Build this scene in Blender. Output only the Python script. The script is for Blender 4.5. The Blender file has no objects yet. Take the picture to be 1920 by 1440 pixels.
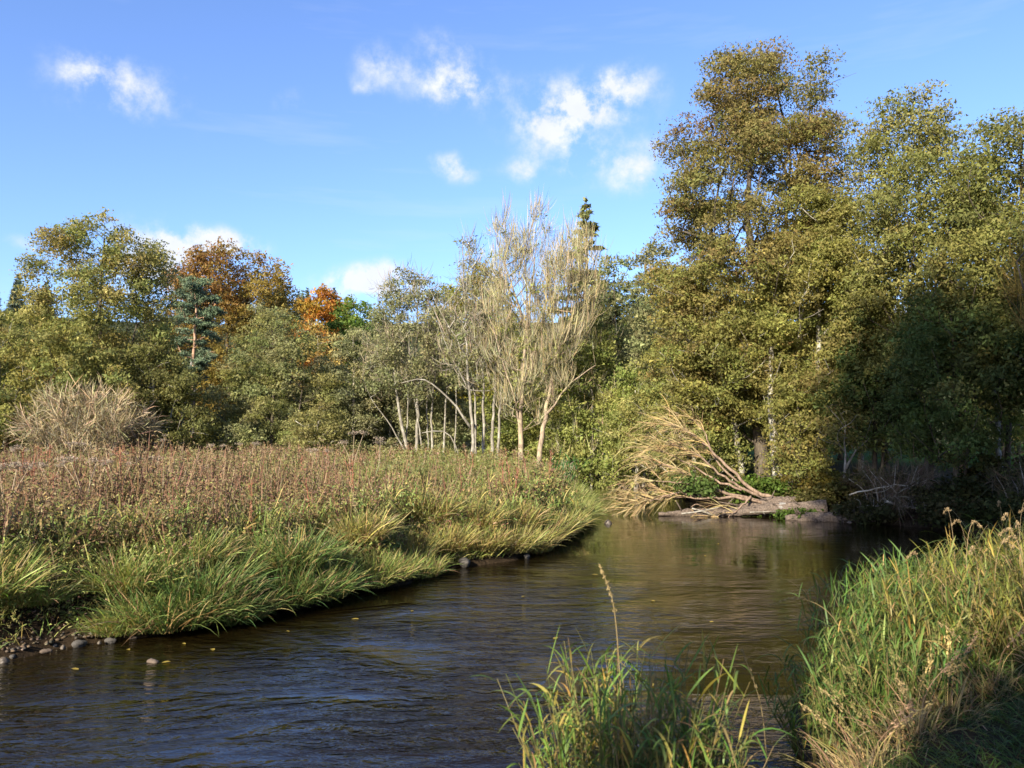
import bpy, math
import numpy as np
from mathutils import Vector

# ------------------------------------------------------------------ camera, sky, sun, exposure
scene = bpy.context.scene
col = scene.collection
SUN_DIR = Vector((-0.50, -0.866, 0.0)).normalized()      # horizontal bearing towards the sun
SUN_EL = math.radians(24)
SUN_STRENGTH = 5.0
SKY_STRENGTH = 0.115
EXPOSURE = 1.45

cam_d = bpy.data.cameras.new('camera')
cam = bpy.data.objects.new('camera', cam_d)
col.objects.link(cam)
cam.location = (0, 0, 2.7)
cam.rotation_euler = (math.radians(90 + 4.2), 0, 0)
cam_d.sensor_width = 36
cam_d.lens = 28
cam_d.clip_end = 6000
cam_d.dof.use_dof = True
cam_d.dof.focus_distance = 30
cam_d.dof.aperture_fstop = 3.2
scene.camera = cam

scene.view_settings.view_transform = 'Standard'
scene.view_settings.look = 'None'
scene.view_settings.exposure = EXPOSURE
scene.view_settings.gamma = 1
scene.render.engine = 'CYCLES'
scene.cycles.max_bounces = 6
scene.cycles.diffuse_bounces = 4
scene.cycles.glossy_bounces = 2
scene.cycles.transmission_bounces = 4
scene.cycles.use_denoising = True
scene.cycles.caustics_reflective = False
scene.cycles.caustics_refractive = False

sl = bpy.data.lights.new('sun', 'SUN')
sl.energy = SUN_STRENGTH
sl.angle = math.radians(0.55)
sl.color = (1.0, 0.90, 0.73)
so = bpy.data.objects.new('sun', sl)
col.objects.link(so)
sv = Vector((SUN_DIR.x * math.cos(SUN_EL), SUN_DIR.y * math.cos(SUN_EL), math.sin(SUN_EL)))
so.rotation_euler = sv.to_track_quat('Z', 'Y').to_euler()
so.location = (-30, -40, 40)


def build_world():
    w = bpy.data.worlds.new('World')
    scene.world = w
    w.use_nodes = True
    nt = w.node_tree
    for n in list(nt.nodes):
        nt.nodes.remove(n)
    N, L = nt.nodes.new, nt.links.new
    out = N('ShaderNodeOutputWorld')
    bg = N('ShaderNodeBackground')
    bg.inputs['Strength'].default_value = SKY_STRENGTH
    sky = N('ShaderNodeTexSky')
    sky.sky_type = 'NISHITA'
    sky.sun_disc = False
    sky.sun_elevation = SUN_EL
    sky.sun_rotation = math.atan2(SUN_DIR.x, SUN_DIR.y)
    sky.air_density = 1.0
    sky.dust_density = 0.8
    sky.ozone_density = 5.0
    tc = N('ShaderNodeTexCoord')

    def val(op, a, b=None, c=None):
        m = N('ShaderNodeMath')
        m.operation = op
        for i, x in enumerate((a, b, c)):
            if x is None:
                continue
            if isinstance(x, (int, float)):
                m.inputs[i].default_value = x
            else:
                L(x, m.inputs[i])
        return m.outputs[0]
    sep = N('ShaderNodeSeparateXYZ')
    L(tc.outputs['Generated'], sep.inputs[0])
    az = val('ARCTAN2', sep.outputs[0], sep.outputs[1])
    el = val('ARCSINE', sep.outputs[2])

    def noise(scale, detail, rough, vec):
        n = N('ShaderNodeTexNoise')
        n.inputs['Scale'].default_value = scale
        n.inputs['Detail'].default_value = detail
        n.inputs['Roughness'].default_value = rough
        L(vec, n.inputs['Vector'])
        return n
    n1 = noise(9, 3, 0.55, tc.outputs['Generated'])
    s1 = N('ShaderNodeSeparateColor')
    L(n1.outputs['Color'], s1.inputs[0])
    az2 = val('MULTIPLY_ADD', val('SUBTRACT', s1.outputs[0], 0.5), 0.07, az)
    el2 = val('MULTIPLY_ADD', val('SUBTRACT', s1.outputs[1], 0.5), 0.045, el)
    # cumulus: azimuth, elevation, half width, half height (degrees), weight
    R = math.radians
    clouds = [(-27.1, 22.2, 3.4, 1.7, 0.62), (-29.5, 22.2, 1.4, 0.7, 0.3), (-4.7, 25.5, 2.8, 1.6, 0.62), (-3.6, 24.4, 1.8, 0.8, 0.5), (-9.8, 26.0, 1.3, 1.0, 0.45), (-10.8, 24.4, 0.6, 0.5, 0.4), (-15.8, 22.9, 1.6, 0.8, 0.32), (7.7, 24.4, 2.4, 1.4, 0.95), (2.8, 22.4, 2.4, 1.6, 0.95), (5.1, 23.5, 1.4, 1.0, 0.5), (-4.5, 19.2, 1.6, 0.8, 0.7), (1.0, 19.3, 1.4, 0.6, 0.5), (5.0, 20.1, 1.0, 0.9, 0.62), (9.0, 19.4, 2.8, 1.4, 0.62), (-24.0, 12.6, 2.1, 1.3, 1.2), (-19.7, 13.4, 1.5, 0.7, 1.1), (-24.1, 10.8, 2.0, 0.9, 0.8), (-10.4, 11.1, 2.7, 1.0, 1.2), (-7.3, 11.0, 1.9, 0.8, 0.9), (-32.0, 12.2, 1.3, 0.5, 0.32), (26.2, 6.5, 3.1, 2.1, 1.0)]
    rg = np.random.default_rng(5)
    for k in range(12):                       # the same kind of small cumulus goes on round the sky
        a = rg.uniform(42, 318)
        clouds.append((a if a < 180 else a - 360, rg.uniform(10, 36), rg.uniform(2.5, 5), rg.uniform(1.4, 2.6), rg.uniform(.5, 1.1)))
    acc = None
    cmb = N('ShaderNodeCombineXYZ')
    L(az2, cmb.inputs[0]); L(el2, cmb.inputs[1])
    for a, e, ra, re, wgt in clouds:
        sa, se = 1 / R(ra * 1.35), 1 / R(re * 1.35)
        vm = N('ShaderNodeVectorMath'); vm.operation = 'MULTIPLY_ADD'
        L(cmb.outputs[0], vm.inputs[0])
        vm.inputs[1].default_value = (sa, se, 0)
        vm.inputs[2].default_value = (-R(a) * sa, -R(e) * se, 0)
        dt = N('ShaderNodeVectorMath'); dt.operation = 'DOT_PRODUCT'
        L(vm.outputs[0], dt.inputs[0]); L(vm.outputs[0], dt.inputs[1])
        g = val('POWER', 0.3679, dt.outputs['Value'])
        acc = val('MULTIPLY', g, wgt) if acc is None else val('MULTIPLY_ADD', g, wgt, acc)
    n2 = noise(20, 10, 0.62, tc.outputs['Generated'])
    d = val('MULTIPLY', acc, val('MULTIPLY_ADD', n2.outputs['Fac'], 4.6, -1.5))
    mr = N('ShaderNodeMapRange')
    mr.interpolation_type = 'SMOOTHSTEP'
    mr.inputs['From Min'].default_value = 0.10
    mr.inputs['From Max'].default_value = 1.1
    L(d, mr.inputs['Value'])
    # a soft brightening of thin high cirrus
    mp = N('ShaderNodeMapping')
    mp.inputs['Scale'].default_value = (1.0, 2.0, 9.0)
    mp.inputs['Rotation'].default_value = (0, 0.12, 0)
    L(tc.outputs['Generated'], mp.inputs['Vector'])
    n3 = noise(1.6, 5, 0.6, mp.outputs[0])
    cir = val('MULTIPLY', val('MAXIMUM', val('SUBTRACT', n3.outputs['Fac'], 0.56), 0.0), 0.9)
    fac = val('MINIMUM', val('MAXIMUM', mr.outputs[0], cir), 0.9)
    n4 = noise(22, 5, 0.55, tc.outputs['Generated'])
    cc = N('ShaderNodeMix')
    cc.data_type = 'RGBA'
    cc.inputs['A'].default_value = (2.7, 2.8, 3.1, 1)
    cc.inputs['B'].default_value = (3.8, 3.8, 3.85, 1)
    L(n4.outputs['Fac'], cc.inputs['Factor'])
    mix = N('ShaderNodeMix')
    mix.data_type = 'RGBA'
    L(fac, mix.inputs['Factor'])
    tint = N('ShaderNodeMix'); tint.data_type = 'RGBA'; tint.blend_type = 'MULTIPLY'
    tint.inputs['Factor'].default_value = 1.0
    tint.inputs['B'].default_value = (0.92, 0.88, 1.0, 1)          # the camera's cooler, deeper blue
    L(sky.outputs[0], tint.inputs['A'])
    L(tint.outputs['Result'], mix.inputs['A'])
    L(cc.outputs['Result'], mix.inputs['B'])
    L(mix.outputs['Result'], bg.inputs['Color'])
    L(bg.outputs[0], out.inputs[0])


build_world()

# ------------------------------------------------------------------ helpers
UP = np.array([0, 0, 1.0])


def nrm(a):
    return a / np.maximum(np.linalg.norm(a, axis=-1, keepdims=True), 1e-9)


def hash2(ix, iy, seed):
    h = (ix * 374761393 + iy * 668265263 + seed * 1442695041) & 0x7fffffff
    h = ((h ^ (h >> 13)) * 1274126177) & 0x7fffffff
    return ((h ^ (h >> 16)) & 0xffff) / 65535.0


def vnoise(x, y, seed=0):
    x = np.asarray(x, float); y = np.asarray(y, float)
    ix = np.floor(x).astype(np.int64); iy = np.floor(y).astype(np.int64)
    fx = x - ix; fy = y - iy
    fx = fx * fx * (3 - 2 * fx); fy = fy * fy * (3 - 2 * fy)
    a = hash2(ix, iy, seed); b = hash2(ix + 1, iy, seed)
    c = hash2(ix, iy + 1, seed); d = hash2(ix + 1, iy + 1, seed)
    return (a * (1 - fx) + b * fx) * (1 - fy) + (c * (1 - fx) + d * fx) * fy


def sstep(a, b, x):
    t = np.clip((x - a) / (b - a), 0, 1)
    return t * t * (3 - 2 * t)


class Geo:
    """collects vertices, triangles, quads and a colour per vertex"""
    def __init__(self):
        self.v, self.t, self.q, self.c, self.n = [], [], [], [], 0

    def add(self, V, T=None, Q=None, C=(1, 1, 1)):
        V = np.asarray(V, float).reshape(-1, 3)
        C = np.asarray(C, float)
        C = np.tile(C, (len(V), 1)) if C.ndim == 1 else C
        if T is not None and len(T):
            self.t.append(np.asarray(T, np.int64).reshape(-1, 3) + self.n)
        if Q is not None and len(Q):
            self.q.append(np.asarray(Q, np.int64).reshape(-1, 4) + self.n)
        self.v.append(V); self.c.append(C); self.n += len(V)

    def mesh(self, name, mat, smooth=False):
        V = np.concatenate(self.v); C = np.concatenate(self.c)
        T = np.concatenate(self.t) if self.t else np.zeros((0, 3), np.int64)
        Q = np.concatenate(self.q) if self.q else np.zeros((0, 4), np.int64)
        me = bpy.data.meshes.new(name)
        me.vertices.add(len(V))
        me.vertices.foreach_set('co', V.astype(np.float32).ravel())
        nl = T.size + Q.size
        me.loops.add(nl)
        me.loops.foreach_set('vertex_index', np.concatenate([T.ravel(), Q.ravel()]).astype(np.int32))
        me.polygons.add(len(T) + len(Q))
        st = np.concatenate([np.arange(len(T)) * 3, T.size + np.arange(len(Q)) * 4]).astype(np.int32)
        me.polygons.foreach_set('loop_start', st)
        if smooth:
            me.polygons.foreach_set('use_smooth', np.ones(len(st), bool))
        a = me.attributes.new('tint', 'FLOAT_COLOR', 'POINT')
        a.data.foreach_set('color', np.concatenate([C, np.ones((len(C), 1))], 1).astype(np.float32).ravel())
        me.materials.append(mat)
        me.update()
        me.validate()
        return me

    def obj(self, name, mat, parent=None, smooth=False):
        o = bpy.data.objects.new(name, self.mesh(name, mat, smooth))
        col.objects.link(o)
        if parent is not None:
            o.parent = parent
        return o


def tag(o, label=None, cat=None, group=None, kind=None):
    if label: o['label'] = label
    if cat: o['category'] = cat
    if group: o['group'] = group
    if kind: o['kind'] = kind
    return o


def empty(name, loc, rz=0, label=None, cat=None, group=None):
    o = bpy.data.objects.new(name, None)
    col.objects.link(o)
    o.location = loc
    o.rotation_euler = (0, 0, rz)
    o.empty_display_size = 0.2
    return tag(o, label, cat, group)


def copy_thing(o, loc, rz=0, scale=(1, 1, 1), label=None, group=None):
    c = o.copy(); col.objects.link(c)
    c.location = loc; c.rotation_euler = (0, 0, rz); c.scale = scale
    tag(c, label, None, group)
    for ch in o.children:
        d = ch.copy(); col.objects.link(d); d.parent = c
    return c


# ------------------------------------------------------------------ materials
def new_mat(name):
    m = bpy.data.materials.new(name)
    m.use_nodes = True
    nt = m.node_tree
    return m, nt, nt.nodes['Principled BSDF'], nt.nodes['Material Output']


def leaf_mat(name, trans=0.3, rough=0.5, spec=0.3):
    m, nt, p, out = new_mat(name)
    at = nt.nodes.new('ShaderNodeAttribute'); at.attribute_name = 'tint'
    nt.links.new(at.outputs['Color'], p.inputs['Base Color'])
    p.inputs['Roughness'].default_value = rough
    p.inputs['Specular IOR Level'].default_value = spec
    tr = nt.nodes.new('ShaderNodeBsdfTranslucent')
    hs = nt.nodes.new('ShaderNodeHueSaturation')
    hs.inputs['Saturation'].default_value = 1.12
    hs.inputs['Value'].default_value = 1.25
    nt.links.new(at.outputs['Color'], hs.inputs['Color'])
    nt.links.new(hs.outputs[0], tr.inputs['Color'])
    mx = nt.nodes.new('ShaderNodeMixShader')
    mx.inputs[0].default_value = trans
    nt.links.new(p.outputs[0], mx.inputs[1]); nt.links.new(tr.outputs[0], mx.inputs[2])
    nt.links.new(mx.outputs[0], out.inputs['Surface'])
    return m


def bark_mat(name, a, b, scale=3.0, stretch=0.25, bump=0.6, lich=None):
    m, nt, p, out = new_mat(name)
    N, L = nt.nodes.new, nt.links.new
    tc = N('ShaderNodeTexCoord'); mp = N('ShaderNodeMapping')
    mp.inputs['Scale'].default_value = (1, 1, stretch)
    L(tc.outputs['Object'], mp.inputs[0])
    n = N('ShaderNodeTexNoise'); n.inputs['Scale'].default_value = scale * 4; n.inputs['Detail'].default_value = 8
    n.inputs['Roughness'].default_value = 0.65
    L(mp.outputs[0], n.inputs['Vector'])
    r = N('ShaderNodeValToRGB')
    r.color_ramp.elements[0].position = .34; r.color_ramp.elements[0].color = (*a, 1)
    r.color_ramp.elements[1].position = .66; r.color_ramp.elements[1].color = (*b, 1)
    L(n.outputs[0], r.inputs[0])
    src = r.outputs[0]
    if lich:
        n2 = N('ShaderNodeTexNoise'); n2.inputs['Scale'].default_value = scale * 0.9; n2.inputs['Detail'].default_value = 6
        L(tc.outputs['Object'], n2.inputs['Vector'])
        r2 = N('ShaderNodeValToRGB'); r2.color_ramp.elements[0].position = .5; r2.color_ramp.elements[1].position = .62
        L(n2.outputs[0], r2.inputs[0])
        mx = N('ShaderNodeMix'); mx.data_type = 'RGBA'
        L(r2.outputs[0], mx.inputs['Factor']); L(src, mx.inputs['A']); mx.inputs['B'].default_value = (*lich, 1)
        src = mx.outputs['Result']
    L(src, p.inputs['Base Color'])
    p.inputs['Roughness'].default_value = .85
    p.inputs['Specular IOR Level'].default_value = .2
    bp = N('ShaderNodeBump'); bp.inputs['Strength'].default_value = bump; bp.inputs['Distance'].default_value = .03
    L(n.outputs[0], bp.inputs['Height']); L(bp.outputs[0], p.inputs['Normal'])
    return m


def soil_mat():
    m, nt, p, out = new_mat('soil_and_litter')
    N, L = nt.nodes.new, nt.links.new
    tc = N('ShaderNodeTexCoord')
    at = N('ShaderNodeAttribute'); at.attribute_name = 'tint'
    n = N('ShaderNodeTexNoise'); n.inputs['Scale'].default_value = 9; n.inputs['Detail'].default_value = 9
    n.inputs['Roughness'].default_value = .7
    L(tc.outputs['Object'], n.inputs['Vector'])
    r = N('ShaderNodeValToRGB')
    r.color_ramp.elements[0].position = .3; r.color_ramp.elements[0].color = (.35, .32, .28, 1)
    r.color_ramp.elements[1].position = .7; r.color_ramp.elements[1].color = (1.5, 1.4, 1.3, 1)
    L(n.outputs[0], r.inputs[0])
    mx = N('ShaderNodeMix'); mx.data_type = 'RGBA'; mx.blend_type = 'MULTIPLY'; mx.inputs['Factor'].default_value = 1
    L(at.outputs['Color'], mx.inputs['A']); L(r.outputs[0], mx.inputs['B'])
    L(mx.outputs['Result'], p.inputs['Base Color'])
    p.inputs['Roughness'].default_value = .95
    p.inputs['Specular IOR Level'].default_value = .1
    bp = N('ShaderNodeBump'); bp.inputs['Strength'].default_value = .8; bp.inputs['Distance'].default_value = .06
    L(n.outputs[0], bp.inputs['Height']); L(bp.outputs[0], p.inputs['Normal'])
    return m


def water_mat():
    m, nt, p, out = new_mat('river_water')
    N, L = nt.nodes.new, nt.links.new
    p.inputs['Base Color'].default_value = (.0075, .005, .0014, 1)
    p.inputs['Roughness'].default_value = .03
    p.inputs['IOR'].default_value = 1.42
    p.inputs['Specular IOR Level'].default_value = .5
    tc = N('ShaderNodeTexCoord')

    def nz(scale, sx, sy, rot, detail, rough=.5):
        mp = N('ShaderNodeMapping')
        mp.inputs['Scale'].default_value = (sx, sy, 1)
        mp.inputs['Rotation'].default_value = (0, 0, rot)
        L(tc.outputs['Object'], mp.inputs[0])
        n = N('ShaderNodeTexNoise'); n.inputs['Scale'].default_value = scale
        n.inputs['Detail'].default_value = detail; n.inputs['Roughness'].default_value = rough
        n.inputs['Distortion'].default_value = .9
        L(mp.outputs[0], n.inputs['Vector'])
        return n.outputs[0]

    def mth(op, a, b):
        k = N('ShaderNodeMath'); k.operation = op
        for i, x in enumerate((a, b)):
            if isinstance(x, (int, float)): k.inputs[i].default_value = x
            else: L(x, k.inputs[i])
        return k.outputs[0]
    small = nz(2.1, 1.0, 2.1, -.35, 4, .55)
    fine = nz(6.5, 1.0, 2.2, -.2, 2)
    swell = nz(.8, 1, 2.2, -.5, 2)
    # gusts and riffles: where the surface is ruffled and where it lies calm
    gust = nz(.28, 1, 1.6, -.4, 4)
    gr = N('ShaderNodeMapRange'); gr.inputs['From Min'].default_value = .36; gr.inputs['From Max'].default_value = .64
    gr.inputs['To Min'].default_value = .12; gr.inputs['To Max'].default_value = 1.15
    L(gust, gr.inputs['Value'])
    # the riffle in the near reach, fading upstream
    sp = N('ShaderNodeSeparateXYZ'); L(tc.outputs['Object'], sp.inputs[0])
    yr = N('ShaderNodeMapRange'); yr.inputs['From Min'].default_value = 9; yr.inputs['From Max'].default_value = 21
    yr.inputs['To Min'].default_value = 1.0; yr.inputs['To Max'].default_value = .12
    L(mth('ADD', sp.outputs[1], mth('MULTIPLY', sp.outputs[0], .55)), yr.inputs['Value'])
    h = mth('ADD', mth('MULTIPLY', small, .078), mth('ADD', mth('MULTIPLY', fine, .016), mth('MULTIPLY', swell, .03)))
    h = mth('MULTIPLY', mth('MULTIPLY', h, gr.outputs[0]), yr.outputs[0])
    bp = N('ShaderNodeBump'); bp.inputs['Strength'].default_value = 1; bp.inputs['Distance'].default_value = 1.0
    L(h, bp.inputs['Height']); L(bp.outputs[0], p.inputs['Normal'])
    return m


def plain_mat(name, c, rough=.8, var=.35, scale=12):
    m, nt, p, out = new_mat(name)
    N, L = nt.nodes.new, nt.links.new
    tc = N('ShaderNodeTexCoord')
    n = N('ShaderNodeTexNoise'); n.inputs['Scale'].default_value = scale; n.inputs['Detail'].default_value = 8
    L(tc.outputs['Object'], n.inputs['Vector'])
    r = N('ShaderNodeValToRGB')
    r.color_ramp.elements[0].position = .3; r.color_ramp.elements[0].color = (*[x * (1 - var) for x in c], 1)
    r.color_ramp.elements[1].position = .7; r.color_ramp.elements[1].color = (*[min(1, x * (1 + var)) for x in c], 1)
    L(n.outputs[0], r.inputs[0]); L(r.outputs[0], p.inputs['Base Color'])
    p.inputs['Roughness'].default_value = rough
    bp = N('ShaderNodeBump'); bp.inputs['Strength'].default_value = .5; bp.inputs['Distance'].default_value = .02
    L(n.outputs[0], bp.inputs['Height']); L(bp.outputs[0], p.inputs['Normal'])
    return m


LEAF = leaf_mat('leaf', .42, .6, .1)
NEEDLE = leaf_mat('needle', .12, .6, .2)
GRASS = leaf_mat('grass_blade', .3, .5, .25)
HERB = leaf_mat('dry_herb', .15, .8, .1)
TWIG = leaf_mat('bare_twig', 0.0, .85, .1)
GREY = bark_mat('grey_bark', (.10, .09, .075), (.30, .27, .22), lich=(.36, .34, .27))
DARK = bark_mat('dark_bark', (.035, .028, .02), (.11, .09, .065))
PALE = bark_mat('pale_lichen_bark', (.10, .088, .068), (.25, .228, .185), lich=(.28, .26, .215))
PINK = bark_mat('willow_bark', (.13, .095, .065), (.32, .25, .18), lich=(.33, .28, .17))
PINE = bark_mat('pine_bark', (.20, .11, .07), (.45, .30, .20))
LOGM = bark_mat('weathered_log', (.045, .034, .026), (.17, .13, .10), scale=4, stretch=1.0, bump=1.0)
FALLB = bark_mat('fallen_willow_bark', (.10, .065, .045), (.28, .20, .14))
BARE = bark_mat('debarked_wood', (.14, .13, .115), (.24, .228, .21), scale=5, stretch=1.0, bump=.2)
SOIL = soil_mat()
WATER = water_mat()

# ------------------------------------------------------------------ the river course and the ground
LEFT = np.array([(-120, -40), (-60, -14), (-30, .5), (-15, 6.2), (-9, 8.8), (-6.4, 9.95), (-5.98, 10.7), (-5.1, 11.4), (-4.3, 12.0),
                 (-4.15, 12.8), (-3.1, 13.35), (-3.1, 14.6), (-2.05, 15.2), (-1.8, 17.2), (-1.05, 17.6), (0, 18.4),
                 (1.4, 22.3), (1.9, 25.2), (2.7, 29.0), (2.8, 33), (2.6, 40), (1.5, 48), (-3, 56), (-12, 63), (-40, 76), (-120, 96)], float)
RIGHT = np.array([(-120, -58), (-60, -28), (-30, -9), (-10, 1.6), (-4, 4.1), (-.4, 4.55), (.3, 5.0), (1.2, 5.3), (2.0, 5.9), (2.5, 7.1),
                  (3.0, 8.7), (4.2, 10), (6, 11.6), (8.5, 14.2), (12, 18), (14.2, 22), (13.6, 24.6), (12.2, 26.8), (10.8, 28.9),
                  (9.6, 31.2), (8.4, 35), (7.8, 40), (7.2, 47), (4.5, 55), (-2, 64), (-12, 70), (-40, 84), (-120, 106)], float)


def seg_dist(px, py, line):
    d = np.full(px.shape, 1e9)
    for (ax, ay), (bx, by) in zip(line[:-1], line[1:]):
        vx, vy = bx - ax, by - ay
        t = np.clip(((px - ax) * vx + (py - ay) * vy) / (vx * vx + vy * vy), 0, 1)
        d = np.minimum(d, np.hypot(px - ax - t * vx, py - ay - t * vy))
    return d


def inside(px, py, poly):
    c = np.zeros(px.shape, bool)
    n = len(poly)
    for i in range(n):
        ax, ay = poly[i]; bx, by = poly[(i + 1) % n]
        if ay == by: continue
        cond = (ay > py) != (by > py)
        c ^= cond & (px < (bx - ax) * (py - ay) / (by - ay) + ax)
    return c


POLY = np.concatenate([LEFT, RIGHT[::-1]])


def terrain(x, y):
    """height, distance to the left bank line, to the right one, in the water?"""
    x = np.asarray(x, float); y = np.asarray(y, float)
    dl = seg_dist(x, y, LEFT); dr = seg_dist(x, y, RIGHT)
    wet = inside(x, y, POLY)
    left = dl < dr
    lump = (vnoise(x * 1.1, y * 1.1, 3) - .5)
    dl2 = np.maximum(dl + lump * .5 * sstep(.2, 1.2, dl), 0)
    hm = .08 + .85 * sstep(0, 1.25, dl2) + .28 * sstep(1.0, 5, dl2) + lump * .42 * sstep(.3, 1.5, dl) + .3 * sstep(25, 70, y)
    near = .10 + .55 * sstep(0, 1.1, dr) + .38 * sstep(.9, 3, dr) + lump * .10
    far = .06 + .35 * sstep(0, 1.2, dr) + .75 * sstep(1, 5, dr) + 1.3 * sstep(8, 40, dr) + lump * .25 * sstep(.2, 1, dr)
    f = sstep(20, 26, y)
    hr = near * (1 - f) + far * f
    h = np.where(left, hm, hr)
    bed = -.1 - .75 * sstep(0, 2, np.minimum(dl, dr))
    h = np.where(wet, bed, h)
    ridge = 38 + 5 * (vnoise(x * .012, y * .004, 9) - .5) + 14 * sstep(40, 250, -x) * 0
    h = h + ridge * sstep(105, 250, y) + 30 * sstep(260, 900, y)
    return h, dl, dr, wet, left


def hz(x, y):
    return float(terrain(np.array([x]), np.array([y]))[0][0])


def axis(a, b, step, lo, hi):
    c = list(np.arange(a, b, step))
    s = step
    x = c[-1]
    while x < hi:
        s *= 1.16; x += s; c.append(x)
    s = step; x = c[0]
    while x > lo:
        s *= 1.16; x -= s; c.insert(0, x)
    return np.array(c)


def build_ground():
    xs = axis(-14, 18, .26, -2500, 2500)
    ys = axis(2, 46, .26, -600, 3500)
    X, Y = np.meshgrid(xs, ys)
    H, dl, dr, wet, left = terrain(X.ravel(), Y.ravel())
    x, y = X.ravel(), Y.ravel()
    V = np.stack([x, y, H], 1)
    n = len(xs)
    i, j = np.meshgrid(np.arange(n - 1), np.arange(len(ys) - 1))
    a = (j * n + i).ravel()
    Q = np.stack([a, a + 1, a + 1 + n, a + n], 1)
    soil = np.array([.06, .042, .026]); turf = np.array([.050, .062, .018]); litter = np.array([.05, .042, .02])
    lawn = np.array([.07, .15, .02]); forest = np.array([.035, .045, .018])
    C = np.tile(np.array([.032, .023, .014]), (len(x), 1))
    g = (sstep(1.0, 2.4, np.minimum(dl, dr)) * (~wet))[:, None]
    C = C * (1 - g) + turf * g
    lw = (sstep(12, 20, dr) * (~left) * sstep(30, 36, y) * (1 - sstep(80, 105, y)))[:, None]
    C = C * (1 - lw) + lawn * lw
    und = (sstep(1, 4, dr) * (~left) * sstep(24, 28, y))[:, None] * (1 - lw)
    C = C * (1 - und) + litter * und
    fo = sstep(100, 130, y)[:, None]
    C = C * (1 - fo) + forest * fo
    G = Geo(); G.add(V, Q=Q, C=C)
    o = G.obj('ground', SOIL, smooth=True)
    tag(o, 'meadow, river banks and wooded rise behind', kind='structure')
    # the river
    xs = np.linspace(-125, 60, 60); ys = np.linspace(-60, 110, 60)
    X, Y = np.meshgrid(xs, ys)
    V = np.stack([X.ravel(), Y.ravel(), np.zeros(X.size)], 1)
    i, j = np.meshgrid(np.arange(59), np.arange(59)); a = (j * 60 + i).ravel()
    G = Geo(); G.add(V, Q=np.stack([a, a + 1, a + 61, a + 60], 1))
    tag(G.obj('river_water', WATER, smooth=True), 'brown river water rippling blue in the near reach', kind='structure')


build_ground()


# ------------------------------------------------------------------ plant geometry
def sweep(G, P, Rr, sides=5, C=(1, 1, 1), lump=None):
    """a tapering tube along the points P"""
    P = np.asarray(P, float); Rr = np.asarray(Rr, float)
    T = np.gradient(P, axis=0); T = nrm(T)
    ref = np.array([.31, .87, .38]) if abs(T[0] @ np.array([.31, .87, .38])) < .9 else np.array([1., 0, 0])
    A = nrm(np.cross(T, ref)); B = np.cross(T, A)
    ang = np.arange(sides) * 2 * math.pi / sides
    V = P[:, None] + Rr[:, None, None] * (A[:, None] * np.cos(ang)[None, :, None] + B[:, None] * np.sin(ang)[None, :, None])
    k = len(P)
    if lump is not None:
        V = P[:, None] + (V - P[:, None]) * lump[:, :, None]
    i, j = np.meshgrid(np.arange(sides), np.arange(k - 1))
    a = (j * sides + i).ravel(); b = (j * sides + (i + 1) % sides).ravel()
    Q = np.stack([a, b, b + sides, a + sides], 1)
    caps = [[0, s + 1, s] for s in range(1, sides - 1)] + [[(k - 1) * sides, (k - 1) * sides + s, (k - 1) * sides + s + 1] for s in range(1, sides - 1)]
    G.add(V.reshape(-1, 3), T=caps, Q=Q, C=C)


def smooth_line(P, m=3):
    """Catmull-Rom through the points"""
    P = np.asarray(P, float)
    if len(P) < 3:
        return P
    E = np.concatenate([[2 * P[0] - P[1]], P, [2 * P[-1] - P[-2]]])
    out = []
    for i in range(1, len(E) - 2):
        for t in np.arange(m) / m:
            a, b, c, d = E[i - 1], E[i], E[i + 1], E[i + 2]
            out.append(.5 * (2 * b + (c - a) * t + (2 * a - 5 * b + 4 * c - d) * t * t + (3 * b - a - 3 * c + d) * t ** 3))
    out.append(P[-1])
    return np.array(out)


def ribbons(G, base, d, L, droop, W, C0, C1, K=4, twist=None, rng=None):
    """N tapering blades: base (N,3), direction d, length L, droop, width W, colours at foot and tip"""
    N = len(base)
    d = nrm(d)
    t = np.linspace(0, 1, K + 1)
    P = base[:, None] + d[:, None] * (L[:, None] * t)[:, :, None]
    dr = (L * droop)[:, None] * t ** 2.2
    P[:, :, 2] -= dr
    hd = d.copy(); hd[:, 2] = 0
    P[:, :, :2] += (hd[:, :2] / np.maximum(np.linalg.norm(hd[:, :2], axis=1, keepdims=True), .2))[:, None] * (dr * .35)[:, :, None]
    if twist is None:
        ang = rng.uniform(0, math.pi * 2, N)
        s = np.stack([np.cos(ang), np.sin(ang), np.zeros(N)], 1)
    else:
        s = twist
    s = nrm(s - d * np.sum(s * d, 1, keepdims=True))
    w = np.interp(t, [0, .15, .5, .8, 1], [.55, .9, 1, .62, 0])
    rows = []
    for k in range(K):
        off = s * (W * w[k] * .5)[:, None]
        rows += [P[:, k] - off, P[:, k] + off]
    rows.append(P[:, K])
    V = np.stack(rows, 1)
    nv = 2 * K + 1
    tr = []
    for k in range(K - 1):
        a = 2 * k
        tr += [[a, a + 1, a + 3], [a, a + 3, a + 2]]
    tr.append([2 * K - 2, 2 * K - 1, 2 * K])
    T = (np.arange(N) * nv)[:, None, None] + np.array(tr)[None]
    tt = np.concatenate([np.repeat(t[:K], 2), [1]])
    Cc = C0[:, None] * (1 - tt)[None, :, None] + C1[:, None] * tt[None, :, None]
    G.add(V.reshape(-1, 3), T=T.reshape(-1, 3), C=Cc.reshape(-1, 3))
    return P


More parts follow.
